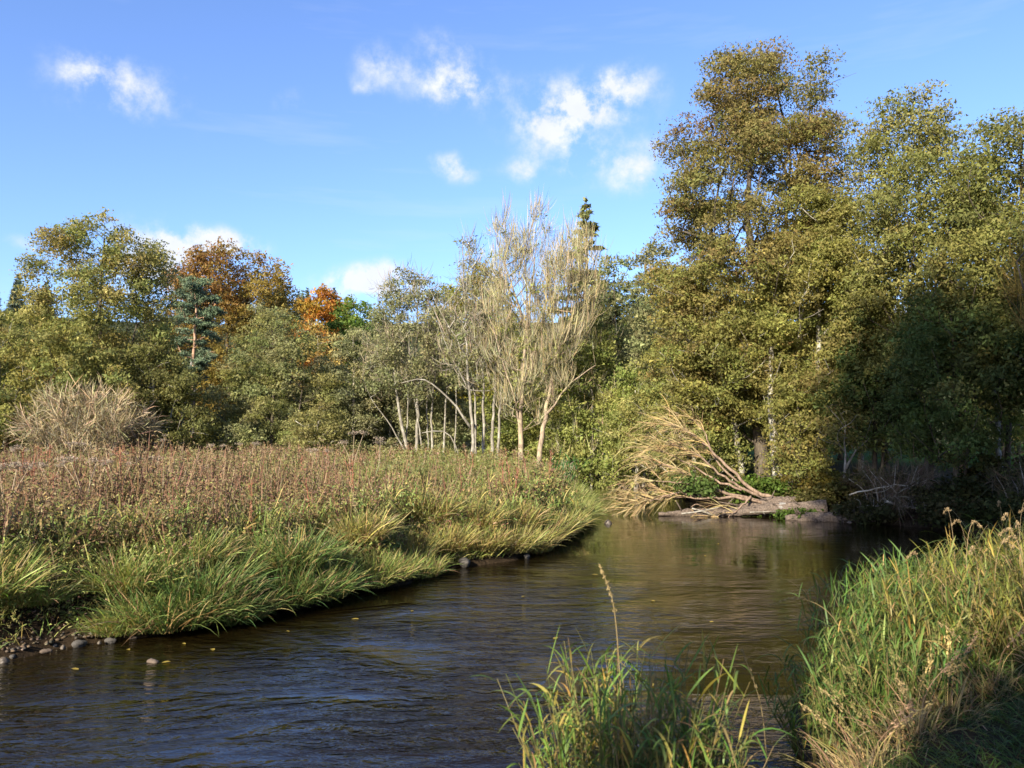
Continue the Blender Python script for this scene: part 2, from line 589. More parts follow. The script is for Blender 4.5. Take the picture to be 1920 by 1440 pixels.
def leaves(G, pos, size, C, rng, out=None, upb=.5, asp=.62, quad=False, tdir=None):
    """flat leaf-sized faces: a triangle each, or a folded pair of triangles"""
    N = len(pos)
    n = rng.normal(size=(N, 3)); n[:, 2] += upb
    if out is not None:
        n += out * 1.0
    n = nrm(n)
    t = rng.normal(size=(N, 3)) if tdir is None else tdir + rng.normal(size=(N, 3)) * .45
    t = nrm(t - n * np.sum(t * n, 1, keepdims=True))
    b = np.cross(n, t)
    s = size[:, None]
    if quad:
        V = np.stack([pos - t * s * .5, pos + b * s * asp * .5 + n * s * .10, pos + t * s * .6, pos - b * s * asp * .5 + n * s * .10], 1)
        F = np.array([[0, 1, 2], [0, 2, 3]]); nv = 4
    else:
        V = np.stack([pos - t * s * .5 - b * s * asp * .5, pos - t * s * .35 + b * s * asp * .6, pos + t * s * .65], 1)
        F = np.array([[0, 1, 2]]); nv = 3
    T = (np.arange(N) * nv)[:, None, None] + F[None]
    G.add(V.reshape(-1, 3), T=T.reshape(-1, 3), C=np.repeat(C, nv, 0))


def pick(rng, pal, n, jit=.16):
    """n colours from a palette of (rgb, weight)"""
    w = np.array([p[1] for p in pal], float); w /= w.sum()
    c = np.array([p[0] for p in pal], float)[rng.choice(len(pal), n, p=w)]
    c = c * np.exp(rng.normal(0, jit, (n, 1))) * np.exp(rng.normal(0, jit * .35, (n, 3)))
    return np.clip(c, 0, .9)


def grow(stems, att, bf=.35, rise=.5):
    """join the attraction points to the stems: nearest by distance plus a share of the way down to the foot"""
    pos, par, path, srad, sid = [], [], [], [], []
    for k, (P, R) in enumerate(stems):
        P = np.asarray(P, float)
        for i in range(len(P)):
            par.append(len(pos) - 1 if i else -1)
            path.append(0 if i == 0 else path[-1] + np.linalg.norm(P[i] - P[i - 1]) * .6)
            pos.append(P[i]); srad.append(R[i]); sid.append(k)
    ns = len(pos)
    A = np.asarray(att, float); M = len(A)
    best = np.full(M, 1e9); bp = np.zeros(M, int)

    def upd(idx, p, pl):
        nonlocal best, bp
        dv = A - p
        dist = np.linalg.norm(dv, axis=1)
        c = dist + bf * pl + rise * np.maximum(0, p[2] - A[:, 2] + .45 * np.hypot(dv[:, 0], dv[:, 1]))
        m = c < best
        best = np.where(m, c, best); bp[m] = idx
    minz = A[:, 2].min()
    for i in range(ns):
        upd(i, pos[i], path[i])
    done = np.zeros(M, bool)
    for _ in range(M):
        k = int(np.argmin(np.where(done, 1e9, best)))
        done[k] = True
        i = len(pos)
        p = bp[k]
        pos.append(A[k]); par.append(p); path.append(path[p] + np.linalg.norm(A[k] - pos[p])); srad.append(0); sid.append(-1)
        upd(i, A[k], path[i])
    return np.array(pos), np.array(par), np.array(srad), ns


def branch_mesh(G, pos, par, srad, ns, tip=.012, powr=.46, sides=5, jit=.04, rng=None, minr=0, maxr=9):
    n = len(pos)
    tips = np.zeros(n)
    has = np.zeros(n, bool)
    has[par[par >= 0]] = True
    for i in range(n - 1, ns - 1, -1):
        if not has[i]: tips[i] = 1
        if par[i] >= ns: tips[par[i]] += tips[i]
    # children always come after their parents among grown nodes
    rad = tip * np.maximum(tips, 1) ** powr
    kids = [[] for _ in range(n)]
    for i in range(ns, n):
        kids[par[i]].append(i)
    P = pos.copy()
    for i in range(ns, n):                    # ease the kinks
        if kids[i]:
            k = max(kids[i], key=lambda q: rad[q])
            P[i] = .5 * pos[i] + .25 * pos[par[i]] + .25 * pos[k]
    start = []
    for i in range(ns):
        start += [(i, k) for k in kids[i]]
    while start:
        p, k = start.pop()
        pts = [P[p]]; rr = [rad[k] * 1.1]
        cur = k
        while True:
            pts.append(P[cur]); rr.append(rad[cur])
            if not kids[cur]: break
            ch = sorted(kids[cur], key=lambda q: -rad[q])
            start += [(cur, q) for q in ch[1:]]
            cur = ch[0]
        if rr[0] < minr: continue
        pts = np.array(pts); rr = np.minimum(np.array(rr), maxr)
        if p < ns: rr[0] = min(rr[0] * 1.3, max(srad[p], rr[1]))
        rr[-1] *= .5
        if len(pts) > 2 and rr[0] > .02:
            m = 2
            q = smooth_line(pts, m)
            r2 = np.interp(np.arange(len(q)) / m, np.arange(len(rr)), rr)
            q[1:-1] += rng.normal(0, jit, (len(q) - 2, 3)) * np.minimum(1, r2[1:-1, None] * 8)
            pts, rr = q, r2
        sweep(G, pts, rr, sides if rr[0] > .05 else (4 if rr[0] > .025 else 3))
    return rad, kids, P


def stem_line(pts, r0, r1, rng, wob=.03, step=.6):
    P = np.asarray(pts, float)
    Ln = np.linalg.norm(np.diff(P, axis=0), axis=1).sum()
    q = smooth_line(P, max(2, int(Ln / step / max(1, len(P) - 1))))
    q[1:] += rng.normal(0, wob, (len(q) - 1, 3)) * np.array([1, 1, .3])
    t = np.linspace(0, 1, len(q))
    r = r0 + (r1 - r0) * t ** .85
    r[0] *= 1.35
    if len(r) > 3: r[1] *= 1.08
    return q, r


def crown_blobs(rng, env, n, fill=.42, asym=.25):
    """clump centres inside an uneven envelope given as (height, radius)"""
    env = np.array(env, float)
    zz = np.linspace(env[0, 0], env[-1, 0], 200)
    rr = np.interp(zz, env[:, 0], env[:, 1])
    cdf = np.cumsum(rr ** 1.4 + .02); cdf /= cdf[-1]
    z = np.interp((np.arange(n) + rng.uniform(0, 1, n)) / n, cdf, zz)
    ang = (np.arange(n) * 2.39996 + rng.normal(0, .5, n)) % (2 * math.pi)
    ph = rng.uniform(0, 6.28, 3)
    am = 1 + asym * (.6 * np.sin(ang + ph[0]) * np.sin(z * .35 + ph[1]) + .5 * np.sin(2 * ang + ph[2] + z * .5))
    r = np.interp(z, env[:, 0], env[:, 1]) * am * rng.uniform(0, 1, n) ** fill * .9
    return np.stack([r * np.cos(ang), r * np.sin(ang), z], 1)


def foliage(G, rng, blobs, brad, nleaf, size, pal, flat=.62, spray=.2, per=12, hcol=None, quad=False, asp=.62, sh=.45, upb=.6):
    """leaves in sprays, sprays in clumps"""
    nb = len(blobs)
    ns = max(1, nleaf // per)
    w = brad ** 2; w = w / w.sum()
    bi = rng.choice(nb, ns, p=w)
    d = nrm(rng.normal(size=(ns, 3)) + np.array([0, 0, .25]))
    rr = (rng.uniform(0, 1, ns) ** sh)
    sc = d * rr[:, None] * brad[bi][:, None] * np.array([1, 1, flat])
    sp = blobs[bi] + sc
    bc = pick(rng, pal, nb, .12)
    spc = .55 * bc[bi] + .45 * pick(rng, pal, ns, .15)
    if hcol is not None:
        spc = hcol(sp, spc, rng)
    k = np.repeat(np.arange(ns), per)
    pos = sp[k] + rng.normal(size=(len(k), 3)) * spray * np.array([1, 1, .55])
    c = np.clip(spc[k] * np.exp(rng.normal(0, .2, (len(k), 1))), 0, .9)
    leaves(G, pos, size * np.clip(np.exp(rng.normal(-.05, .35, len(k))), .4, 2.0), c, rng, out=nrm(sc)[k] , upb=upb, quad=quad, asp=asp)
    return sp


def tree(name, label, cat, loc, env, stems, nblob, brad, nleaf, size, pal, seed, bark=GREY, group=None, flat=.62, fill=.42,
         spray=.2, per=12, att=4, hcol=None, tip=.013, z0=None, asym=.25, bf=.35, rise=.5, leafmat=None, asp=.62, quad=False,
         off=(0, 0), twigs=None, sh=.45, upb=.15, rz=0):
    """a whole tree: stems, limbs grown out to the clumps, leaves"""
    rng = np.random.default_rng(seed)
    z = hz(*loc) - .08 if z0 is None else z0
    root = empty(name, (loc[0], loc[1], z), rz, label, cat, group)
    thin = .8 if bark is PALE else 1.0
    SL = [stem_line(s[0], s[1] * thin, s[2] * thin, rng, *(s[3:] or ())) for s in stems]
    for P, R in SL:
        G = Geo(); sweep(G, P, R, 8 if R[0] > .1 else 6); G.obj('trunk', bark, root, smooth=True)
    bl = crown_blobs(rng, env, nblob, fill, asym)
    bl[:, 0] += off[0] * (bl[:, 2] / env[-1][0]); bl[:, 1] += off[1] * (bl[:, 2] / env[-1][0])
    br = brad * rng.uniform(.6, 1.35, nblob)
    A = np.repeat(bl, att, 0) + rng.normal(size=(nblob * att, 3)) * np.repeat(br, att)[:, None] * np.array([.5, .5, .3])
    A[:, 2] = np.maximum(A[:, 2], .15)
    pos, par, srad, ns = grow(SL, A, bf, rise)
    G = Geo()
    branch_mesh(G, pos, par, srad, ns, tip, rng=rng)
    G.obj('limbs', bark, root, smooth=True)
    if nleaf:
        G = Geo()
        foliage(G, rng, bl, br, nleaf, size, pal, flat, spray, per, hcol, quad, asp, sh, upb)
        G.obj('crown', leafmat or LEAF, root)
    if twigs:
        tw = dict(twigs)
        G = Geo()
        shoots(G, rng, pos[ns:], pos[ns:] - pos[par[ns:]], **tw)
        G.obj('twigs', TWIG, root)
    return root


def shoots(G, rng, P, D, n, length, width, pal, up=.6, spread=.5, curl=-.25, K=3):
    """long thin bare shoots rising from the points P along D"""
    k = rng.integers(0, len(P), n)
    base = P[k] + rng.normal(0, .12, (n, 3))
    d = nrm(D[k]) * .6 + rng.normal(0, spread, (n, 3)) + UP * up
    L = length * rng.uniform(.35, 1.2, n)
    c = pick(rng, pal, n, .2)
    ribbons(G, base, d, L, np.full(n, curl) * rng.uniform(.2, 1.6, n), width * rng.uniform(.6, 1.3, n), c, c * .92, K=K, rng=rng)


# palettes, linear reflectance
OLIVE = [((0.215, 0.205, 0.063), 5), ((0.152, 0.172, 0.056), 4), ((0.286, 0.244, 0.080), 2), ((0.244, 0.166, 0.058), 1)]
OLIVEGREY = [((0.203, 0.205, 0.093), 5), ((0.151, 0.166, 0.076), 3), ((0.285, 0.264, 0.130), 2)]
GREENISH = [((0.113, 0.158, 0.043), 5), ((0.161, 0.190, 0.052), 3), ((0.208, 0.199, 0.058), 2)]
ALDERBROWN = [((.190, .152, .055), 5), ((.175, .165, .052), 4), ((.20, .132, .055), 3), ((.145, .148, .044), 3)]
ALDERGOLD = [((.200, .190, .052), 5), ((.165, .175, .05), 4), ((.23, .20, .062), 2), ((.18, .135, .05), 1)]
RUST = [((.235, .130, .045), 5), ((.20, .125, .042), 3), ((.23, .155, .042), 2)]
BEECHGOLD = [((.225, .165, .042), 5), ((.19, .155, .044), 4), ((.235, .14, .04), 2)]
ORANGE = [((.33, .145, .03), 5), ((.30, .12, .03), 2), ((.30, .20, .04), 2)]
OAKGREEN = [((0.099, 0.147, 0.030), 5), ((0.072, 0.122, 0.025), 3), ((0.199, 0.207, 0.033), 1)]
YELLOWOAK = [((0.271, 0.225, 0.033), 4), ((0.163, 0.182, 0.033), 4), ((0.361, 0.277, 0.041), 1)]
PALEGOLD = [((0.299, 0.248, 0.100), 5), ((0.251, 0.225, 0.072), 3), ((0.330, 0.225, 0.064), 2)]
YELGREEN = [((0.233, 0.248, 0.068), 5), ((0.173, 0.207, 0.053), 3), ((0.294, 0.282, 0.099), 2)]
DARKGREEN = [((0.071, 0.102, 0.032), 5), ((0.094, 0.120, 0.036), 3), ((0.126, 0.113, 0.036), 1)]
BLUEPINE = [((.095, .135, .075), 5), ((.13, .17, .095), 3), ((.065, .095, .05), 2)]
HAZY_SPRUCE = [((.085, .11, .075), 5), ((.11, .135, .085), 3)]  # needle colour lightened to stand in for haze over the ridge
WILLOWTWIG = [((0.286, 0.248, 0.143), 5), ((0.235, 0.218, 0.143), 3), ((0.311, 0.252, 0.118), 2)]
GREYTWIG = [((.22, .19, .135), 5), ((.28, .25, .18), 3), ((.17, .14, .10), 2)]
TANTWIG = [((.34, .27, .16), 5), ((.26, .22, .12), 3), ((.38, .31, .20), 2)]


# ------------------------------------------------------------------ trees along the far side of the meadow
tree('alder_tree', 'tall olive alder with an airy domed top behind the bare tan shrub', 'tree', (-26.1, 50),
     [(2.5, 5.0), (5, 5.8), (8.5, 4.8), (11, 4.5), (13.4, 3.7), (15.0, 2.4), (15.9, .8)],
     [([(0, 0, 0), (.2, 0, 5), (-.1, .2, 10), (.1, 0, 14.5)], .24, .05), ([(.8, .3, 0), (1.6, .3, 4), (2.2, .2, 9)], .16, .04)],
     150, .95, 76000, .135, OLIVE, 11, flat=.8, sh=.45, spray=.2, fill=.5, bark=DARK, asym=.12)
tree('alder_tree', 'slender alder with thin see-through foliage next to the tall olive alder', 'tree', (-24.4, 52.5),
     [(6, 1.2), (9, 1.9), (12, 1.9), (14.0, 1.2), (15.2, .4)],
     [([(0, 0, 0), (.2, 0, 5), (.1, .2, 10), (.2, 0, 14.8)], .13, .02)],
     46, .75, 6500, .14, OLIVEGREY, 12, bark=PALE, tip=.016, spray=.26)
tree('willow_tree', 'low broad olive willow beside the tall alder, half hidden at its foot', 'tree', (-31.5, 48.5),
     [(.4, 3.6), (3, 4.6), (6, 3.6), (8.0, 2.2), (9.2, .8)],
     [([(0, 0, 0), (.2, 0, 3), (-.1, .2, 7)], .2, .04), ([(.5, 0, 0), (1.4, 0, 5)], .14, .04)],
     85, .95, 38000, .135, OLIVE, 13, flat=.5, sh=.35)
tree('willow_bush', 'dense rounded dark olive willow bush between the bare shrub and the dome-shaped alder', 'bush', (-22.2, 49),
     [(.3, 3.0), (2.5, 3.8), (5, 3.0), (6.6, 1.6), (7.6, .5)],
     [([(0, 0, 0), (.2, 0, 3), (-.1, .2, 6)], .16, .04), ([(.5, 0, 0), (1.4, 0, 4)], .12, .03)],
     85, .8, 38000, .125, [((.13, .135, .045), 5), ((.16, .155, .05), 3), ((.10, .11, .035), 2)], 14)
tree('beech_tree', 'large rust and gold beech with a rounded crown behind the pine', 'tree', (-27.2, 76),
     [(5, 5.6), (9, 7.0), (13, 7.6), (17, 7.2), (19.6, 6.0), (21.2, 4.0), (22.0, 1.8)],
     [([(0, 0, 0), (.2, 0, 6), (-.2, .2, 13), (0, 0, 18)], .4, .06)],
     230, 1.2, 80000, .19, BEECHGOLD, 15, bark=DARK, spray=.26, fill=.5, sh=.55, flat=.8, asym=.12,
     hcol=lambda p, c, r: np.where(((p[:, 0] < 1.0 + r.normal(0, .9, len(p))) & (p[:, 2] > 15.5))[:, None], pick(r, RUST, len(p)), c))
tree('beech_tree', 'smaller rusty beech showing between the slender alder and the pine', 'tree', (-34.0, 82),
     [(4, 3.4), (9, 3.8), (13, 3.2), (16, 1.8), (17, .6)],
     [([(0, 0, 0), (.2, 0, 6), (0, 0, 15)], .3, .05)], 60, 1.1, 14000, .26, RUST[:2] + BEECHGOLD, 16, bark=DARK, spray=.3)
tree('dome_alder', 'dome-shaped olive alder reaching to the ground at the meadow edge', 'tree', (-16.3, 54),
     [(.3, 5.0), (2.5, 5.4), (5.5, 4.4), (8, 3.2), (9.8, 1.9), (10.9, .7)],
     [([(0, 0, 0), (.1, 0, 4), (-.1, .2, 9.5)], .18, .03), ([(.7, 0, 0), (1.1, 0, 4), (1.3, 0, 7)], .12, .03), ([(1.6, -.6, 0), (2.0, -.8, 3), (2.2, -.6, 5)], .1, .03)],
     170, .85, 70000, .115, OLIVEGREY + OLIVE[:2], 17, spray=.15, sh=.4, fill=.5, bark=DARK, asym=.1)
tree('maple_tree', 'bright orange maple crown above the pale gold tree', 'tree', (-22.9, 95),
     [(9, 2.8), (13, 3.9), (16.5, 3.8), (19, 2.4), (20.2, .9)],
     [([(0, 0, 0), (.2, 0, 8), (0, 0, 18)], .3, .05)], 60, 1.15, 14000, .28, ORANGE, 18, bark=DARK, spray=.32)
tree('oak_tree', 'fresh green oak crown beside the orange maple', 'tree', (-16.8, 86),
     [(6, 3.2), (11, 3.4), (14.5, 3.2), (16.6, 2.0), (17.6, .7)],
     [([(0, 0, 0), (.2, 0, 6), (0, 0, 15)], .3, .05)], 60, 1.05, 15000, .25, OAKGREEN, 19, bark=DARK, spray=.28)
tree('poplar_tree', 'pale gold slender tree rising behind the dome-shaped alder', 'tree', (-17.2, 70),
     [(1, 2.4), (5, 3.2), (9, 2.9), (12, 1.9), (13.8, .6)],
     [([(0, 0, 0), (.2, 0, 6), (0, 0, 13)], .2, .03)], 70, .9, 18000, .19, PALEGOLD, 20, bark=PALE, flat=1.0, spray=.24)
tree('willow_bush', 'small pale yellow-green willow bush at the foot of the dome-shaped alder', 'bush', (-11.9, 48.5),
     [(.2, 1.5), (1.5, 1.9), (2.8, 1.4), (3.6, .5)],
     [([(0, 0, 0), (.1, 0, 1.5), (.1, .1, 3)], .07, .02)], 40, .5, 9500, .12, [((.22, .20, .075), 5), ((.17, .17, .055), 4)], 21)
tree('alder_tree', 'narrow olive alder between the dome-shaped alder and the grey-stemmed alders', 'tree', (-11.2, 56),
     [(.4, 2.6), (3, 3.0), (6, 2.6), (8, 1.7), (9.6, .5)],
     [([(0, 0, 0), (.1, 0, 4), (-.1, .2, 9)], .16, .03)], 80, .75, 32000, .12, OLIVEGREY, 22, spray=.16)
tree('alder_tree', 'grey-olive alder on several bare leaning grey stems', 'tree', (-6.7, 53),
     [(4.5, 2.2), (7, 3.4), (9.5, 3.3), (11.5, 2.3), (12.9, .8)],
     [([(0, 0, 0), (-.7, 0, 3), (-1.2, .2, 7), (-1.0, 0, 11)], .19, .03), ([(.3, .2, 0), (.4, .2, 4), (.3, 0, 9), (.5, 0, 12)], .17, .03),
      ([(1.5, .4, 0), (1.3, .3, 3.5), (1.9, 0, 9)], .13, .03), ([(2.1, .1, 0), (2.3, 0, 4), (2.5, 0, 9.5)], .12, .03), ([(2.9, .2, 0), (3.0, 0, 4), (2.9, 0, 9.5)], .08, .03), ([(-.4, .4, 0), (-.3, .3, 4), (-.2, 0, 9.5)], .09, .03), ([(1.1, .5, 0), (1.0, .5, 4), (1.1, 0, 9.5)], .08, .03), ([(.1, -.3, 0), (-1.2, -.5, 2.4), (-2.6, -.8, 4.4)], .09, .02),
      ([(.9, -.3, 0), (.5, -.5, 3.0), (-.2, -.8, 6.4)], .09, .02)],
     110, .8, 19000, .14, OLIVEGREY, 23, bark=PALE, tip=.012, spray=.22,
     twigs=dict(n=4000, length=.9, width=.026, pal=GREYTWIG, up=.35, spread=.75))
tree('oak_tree', 'yellowing oak standing behind the bare grey trunks', 'tree', (-3.2, 68),
     [(5, 3.2), (10, 3.7), (14, 3.2), (16.5, 2.0), (17.8, .7)],
     [([(0, 0, 0), (.2, 0, 6), (0, 0, 15)], .3, .05)], 75, 1.0, 22000, .2, YELLOWOAK, 24, bark=DARK, spray=.24)
tree('alder_tree', 'half-bare alder on one pale trunk with long slanting dead limbs', 'tree', (-2.4, 49.5),
     [(5, 1.6), (8, 2.4), (11, 2.0), (13.5, 1.2), (14.6, .4)],
     [([(0, 0, 0), (-.1, 0, 3), (-.4, 0, 7), (-.6, .2, 11), (-.7, 0, 14.4)], .17, .03), ([(-.2, 0, 2.7), (-1.6, -.2, 4.5), (-3.0, -.4, 5.6), (-4.4, -.5, 5.4)], .10, .03),
      ([(-.3, 0, 5), (-1.6, -.2, 7.6), (-2.6, -.2, 10.6)], .07, .02), ([(-.5, 0, 7.2), (-1.8, -.2, 9.4), (-2.9, -.2, 11.6)], .06, .015), ([(-.6, -1, 0), (-1.0, -1.2, 1.6), (-1.8, -1.3, 2.4), (-3.0, -1.4, 2.3)], .07, .03)],
     60, .7, 4500, .13, OLIVEGREY, 25, bark=PALE, tip=.016, spray=.25,
     twigs=dict(n=1900, length=1.2, width=.026, pal=GREYTWIG, up=.5, spread=.55))
tree('alder_tree', 'cluster of three straight pale trunks beside the bare willow', 'tree', (-1.35, 50.5),
     [(6.5, 1.0), (9, 1.5), (11.5, 1.1), (12.8, .4)],
     [([(-.5, 0, 0), (-.45, 0, 4), (-.5, 0, 9)], .17, .04), ([(0, .1, 0), (.2, .1, 4), (.5, 0, 11)], .18, .04), ([(.4, -.1, 0), (.6, -.1, 4), (1.0, 0, 10)], .15, .04), ([(-1.0, .3, 0), (-1.0, .3, 4), (-1.3, 0, 9)], .13, .03)],
     40, .7, 3500, .14, OLIVEGREY, 26, bark=PALE, tip=.016,
     twigs=dict(n=1100, length=1.1, width=.026, pal=GREYTWIG, up=.5, spread=.6))
tree('willow_tree', 'leafless straw-coloured willow with an upright trunk and brush-like top', 'tree', (.55, 47),
     [(3, 1.2), (6, 2.4), (9, 2.6), (12.0, 2.5), (14.2, 2.3), (15.2, 1.4)],
     [([(0, 0, 0), (0, 0, 3), (.1, 0, 6), (.35, 0, 9), (.15, .1, 13.5)], .2, .03), ([(.1, 0, 6), (.45, .1, 9), (.9, .1, 14)], .13, .02),
      ([(.3, 0, 8.4), (-.5, 0, 11), (-1.4, .1, 13.6)], .1, .015), ([(.1, .1, 5.5), (1.3, .2, 9), (1.7, .2, 13.5)], .1, .015), ([(0, 0, 2.4), (-.6, -.3, 5), (-2.0, -.4, 9.4)], .09, .015)],
     90, .7, 2600, .11, YELGREEN, 27, bark=PINK, tip=.013, fill=.5, att=5, rise=1.2,
     twigs=dict(n=4600, length=1.25, width=.024, pal=WILLOWTWIG, up=.75, spread=.42, curl=-.3))
tree('willow_tree', 'leafless straw-coloured willow leaning on a bent pinkish trunk in front of the spruce', 'tree', (1.5, 46.5),
     [(5, .8), (8, 1.5), (11, 2.1), (13.3, 1.8), (14.9, .8)],
     [([(0, 0, 0), (.15, 0, 2.2), (.55, 0, 4.6), (1.1, 0, 7.5), (1.7, .1, 10), (2.2, .1, 13.8)], .2, .03), ([(1.2, 0, 7.6), (1.5, 0, 10), (1.3, .1, 13)], .11, .015), ([(1.4, 0, 8.5), (2.6, .1, 11), (3.4, .1, 13)], .09, .015), ([(.4, 0, 4), (2.0, -.2, 6), (3.4, -.3, 7)], .07, .02)],
     70, .7, 2200, .11, YELGREEN, 28, bark=PINK, tip=.013, fill=.5, att=5, rise=1.2, off=(2.6, 0),
     twigs=dict(n=4200, length=1.2, width=.024, pal=WILLOWTWIG, up=.75, spread=.42, curl=-.3))


def spruce(name, label, loc, H, R, n, size, seed, group=None, pal=HAZY_SPRUCE, z0=None, low=.12):
    rng = np.random.default_rng(seed)
    root = empty(name, (loc[0], loc[1], hz(*loc) if z0 is None else z0), 0, label, 'tree', group)
    G = Geo(); sweep(G, [(0, 0, 0), (0, 0, H * .5), (0, 0, H)], [H * .016, H * .01, .015], 6); G.obj('trunk', DARK, root, smooth=True)
    nb = int(H * 9)
    zb = H * (1 - (1 - low) * rng.uniform(0, 1, nb) ** .75)
    ang = rng.uniform(0, 6.283, nb)
    rad = R * (1 - zb / H) ** .85 * rng.uniform(.75, 1.12, nb) + .12
    k = rng.choice(nb, n, p=rad / rad.sum())
    t = rng.uniform(0.12, 1, n) ** .7
    rr = rad[k] * t
    d = np.stack([np.cos(ang[k]), np.sin(ang[k]), np.zeros(n)], 1)
    pos = d * rr[:, None]
    pos[:, 2] = zb[k] - .38 * rr + .22 * rr * t
    side = np.stack([-d[:, 1], d[:, 0], np.zeros(n)], 1)
    pos += side * (rng.normal(0, .16, n) * rr)[:, None] + rng.normal(0, .06, (n, 3))
    leaves(pos=pos, G=(G := Geo()), size=size * rng.uniform(.6, 1.3, n), C=pick(rng, pal, n, .25), rng=rng, upb=.8, asp=.42,
           tdir=d + np.array([0, 0, -.45]))
    G.obj('crown', NEEDLE, root)
    return root


spruce('spruce_tree', 'tall dark spruce with a pointed top behind the leaning bare willow', (5.7, 60), 20.6, 5.0, 30000, .38, 31,
       pal=[((.10, .115, .034), 5), ((.14, .14, .042), 3)])


def pine():
    rng = np.random.default_rng(32)
    loc = (-26.1, 65)
    root = empty('pine_tree', (*loc, hz(*loc)), 0, 'blue-green pine with bare reddish lower trunk in front of the beech', 'tree')
    S = stem_line([(0, 0, 0), (.05, 0, 5), (-.05, 0, 9), (.1, 0, 12), (-.2, 0, 14.2)], .2, .05, rng)
    G = Geo(); sweep(G, *S, 8); G.obj('trunk', PINE, root, smooth=True)
    cl = []
    for z, r, n in ((7.0, 1.3, 4), (7.8, 1.8, 7), (8.6, 2.0, 10), (9.8, 2.2, 11), (11.0, 2.1, 11), (12.1, 1.9, 10), (13.0, 1.6, 9), (13.8, 1.2, 7), (14.5, .7, 4)):
        for i in range(n):
            a = rng.uniform(0, 6.28); q = r * rng.uniform(.35, 1)
            cl.append((q * math.cos(a) - .1, q * math.sin(a), z + rng.uniform(-.4, .4)))
    cl = np.array(cl); br = rng.uniform(.45, .8, len(cl))
    pos, par, sr, ns = grow([S], np.repeat(cl, 2, 0) + rng.normal(0, .2, (len(cl) * 2, 3)), .3, .6)
    G = Geo(); branch_mesh(G, pos, par, sr, ns, .022, rng=rng); G.obj('limbs', PINE, root, smooth=True)
    G = Geo(); foliage(G, rng, cl, br, 26000, .19, BLUEPINE, .45, .11, 14, asp=.28, upb=.3); G.obj('crown', NEEDLE, root)
    loc = (-26.6, 64.4)
    r2 = empty('birch_tree', (*loc, hz(*loc)), 0, 'bare white birch trunk leaning beside the pine', 'tree')
    G = Geo(); sweep(G, *stem_line([(-.2, 0, 0), (.0, 0, 3), (.6, 0, 7.8)], .16, .09, rng, .03), 7); G.obj('trunk', BARE, r2, smooth=True)
    G = Geo()
    for k in range(5):
        a = rng.uniform(-.6, .6); z = 5 + k * .5
        sweep(G, [(.3, 0, z), (.3 + a, .2, z + .5), (.3 + 1.7 * a, .3, z + .8)], [.03, .02, .008], 4)
    G.obj('limbs', BARE, r2)


pine()

# ------------------------------------------------------------------ trees along the right-hand bank
tree('alder_tree', 'olive alder behind the spruce with a ragged thin top', 'tree', (7.4, 57),
     [(5, 2.6), (9, 3.0), (12, 2.2), (14.5, 1.2), (15.6, .4)], [([(0, 0, 0), (.1, 0, 6), (0, 0, 14.5)], .22, .03)],
     70, .9, 18000, .17, OLIVEGREY + GREENISH, 33, bark=DARK)
tree('alder_tree', 'blue-olive alder standing between the spruce and the huge rusty alder', 'tree', (9.4, 50),
     [(4, 2.2), (8, 2.8), (11, 2.4), (13.4, 1.5), (14.8, .5)], [([(0, 0, 0), (.1, 0, 6), (0, 0, 14)], .22, .03)],
     70, .85, 20000, .15, OLIVEGREY, 34, bark=DARK)
tree('willow_bush', 'tall pale yellow-green willow behind the leaning bare willow', 'bush', (4.9, 49.5),
     [(.4, 2.2), (3, 3.0), (6.5, 2.8), (10, 2.0), (12.4, .7)], [([(0, 0, 0), (.1, 0, 4), (0, 0, 11)], .18, .03), ([(.5, 0, 0), (1.2, 0, 4), (1.6, 0, 7)], .1, .03)],
     95, .85, 27000, .14, YELGREEN, 35, spray=.2, twigs=dict(n=2500, length=1.0, width=.03, pal=WILLOWTWIG, up=.5, spread=.7))
tree('willow_bush', 'broad olive willow overhanging the river bend', 'bush', (9.6, 41.5),
     [(.2, 2.6), (2, 3.3), (4.5, 2.9), (6.4, 1.7), (7.4, .5)], [([(0, 0, 0), (-.3, 0, 3), (-.5, 0, 6)], .18, .03), ([(.5, 0, 0), (1.2, 0, 4)], .1, .03)],
     100, .7, 34000, .12, ALDERGOLD[:2] + OLIVE, 36, spray=.17, off=(-1.4, 0))
tree('willow_bush', 'golden olive willow bush leaning over the water behind the fallen branches', 'bush', (8.6, 36.5),
     [(.2, 2.0), (1.5, 2.5), (3.5, 2.2), (5.2, 1.2), (6.0, .4)], [([(0, 0, 0), (-.3, 0, 2.5), (-.4, 0, 5)], .14, .03)],
     70, .65, 24000, .105, ALDERGOLD[:2] + OLIVE, 37, spray=.15, off=(-.6, 0))
tree('alder_tree', 'huge rusty brown alder towering above the fallen logs', 'tree', (11.4, 36.5),
     [(2.0, 2.8), (5, 4.1), (7.5, 5.0), (10, 5.5), (12, 5.0), (14, 4.7), (16.5, 4.4), (18.2, 3.9), (19.4, 3.1), (20.2, 1.8)],
     [([(0, 0, 0), (-.1, 0, 5), (.1, .1, 9), (-.4, 0, 12), (-.2, 0, 15), (.2, 0, 18)], .34, .04), ([(-.05, 0, 8), (1.0, -.2, 10.5), (1.6, 0, 14)], .17, .04), ([(.1, 0, 9.4), (-1.6, -.3, 11), (-3.6, -.5, 11.6)], .13, .03), ([(.7, .2, 0), (.9, .2, 5), (1.5, 0, 9)], .22, .05)],
     300, .95, 210000, .097, ALDERBROWN, 38, bark=DARK, spray=.15, per=13, fill=.42, sh=.42, flat=.58, asym=.16,
     hcol=lambda p, c, r: np.where((p[:, 2] < 9.5 + r.normal(0, 1.3, len(p)))[:, None], pick(r, ALDERGOLD, len(p)), c))
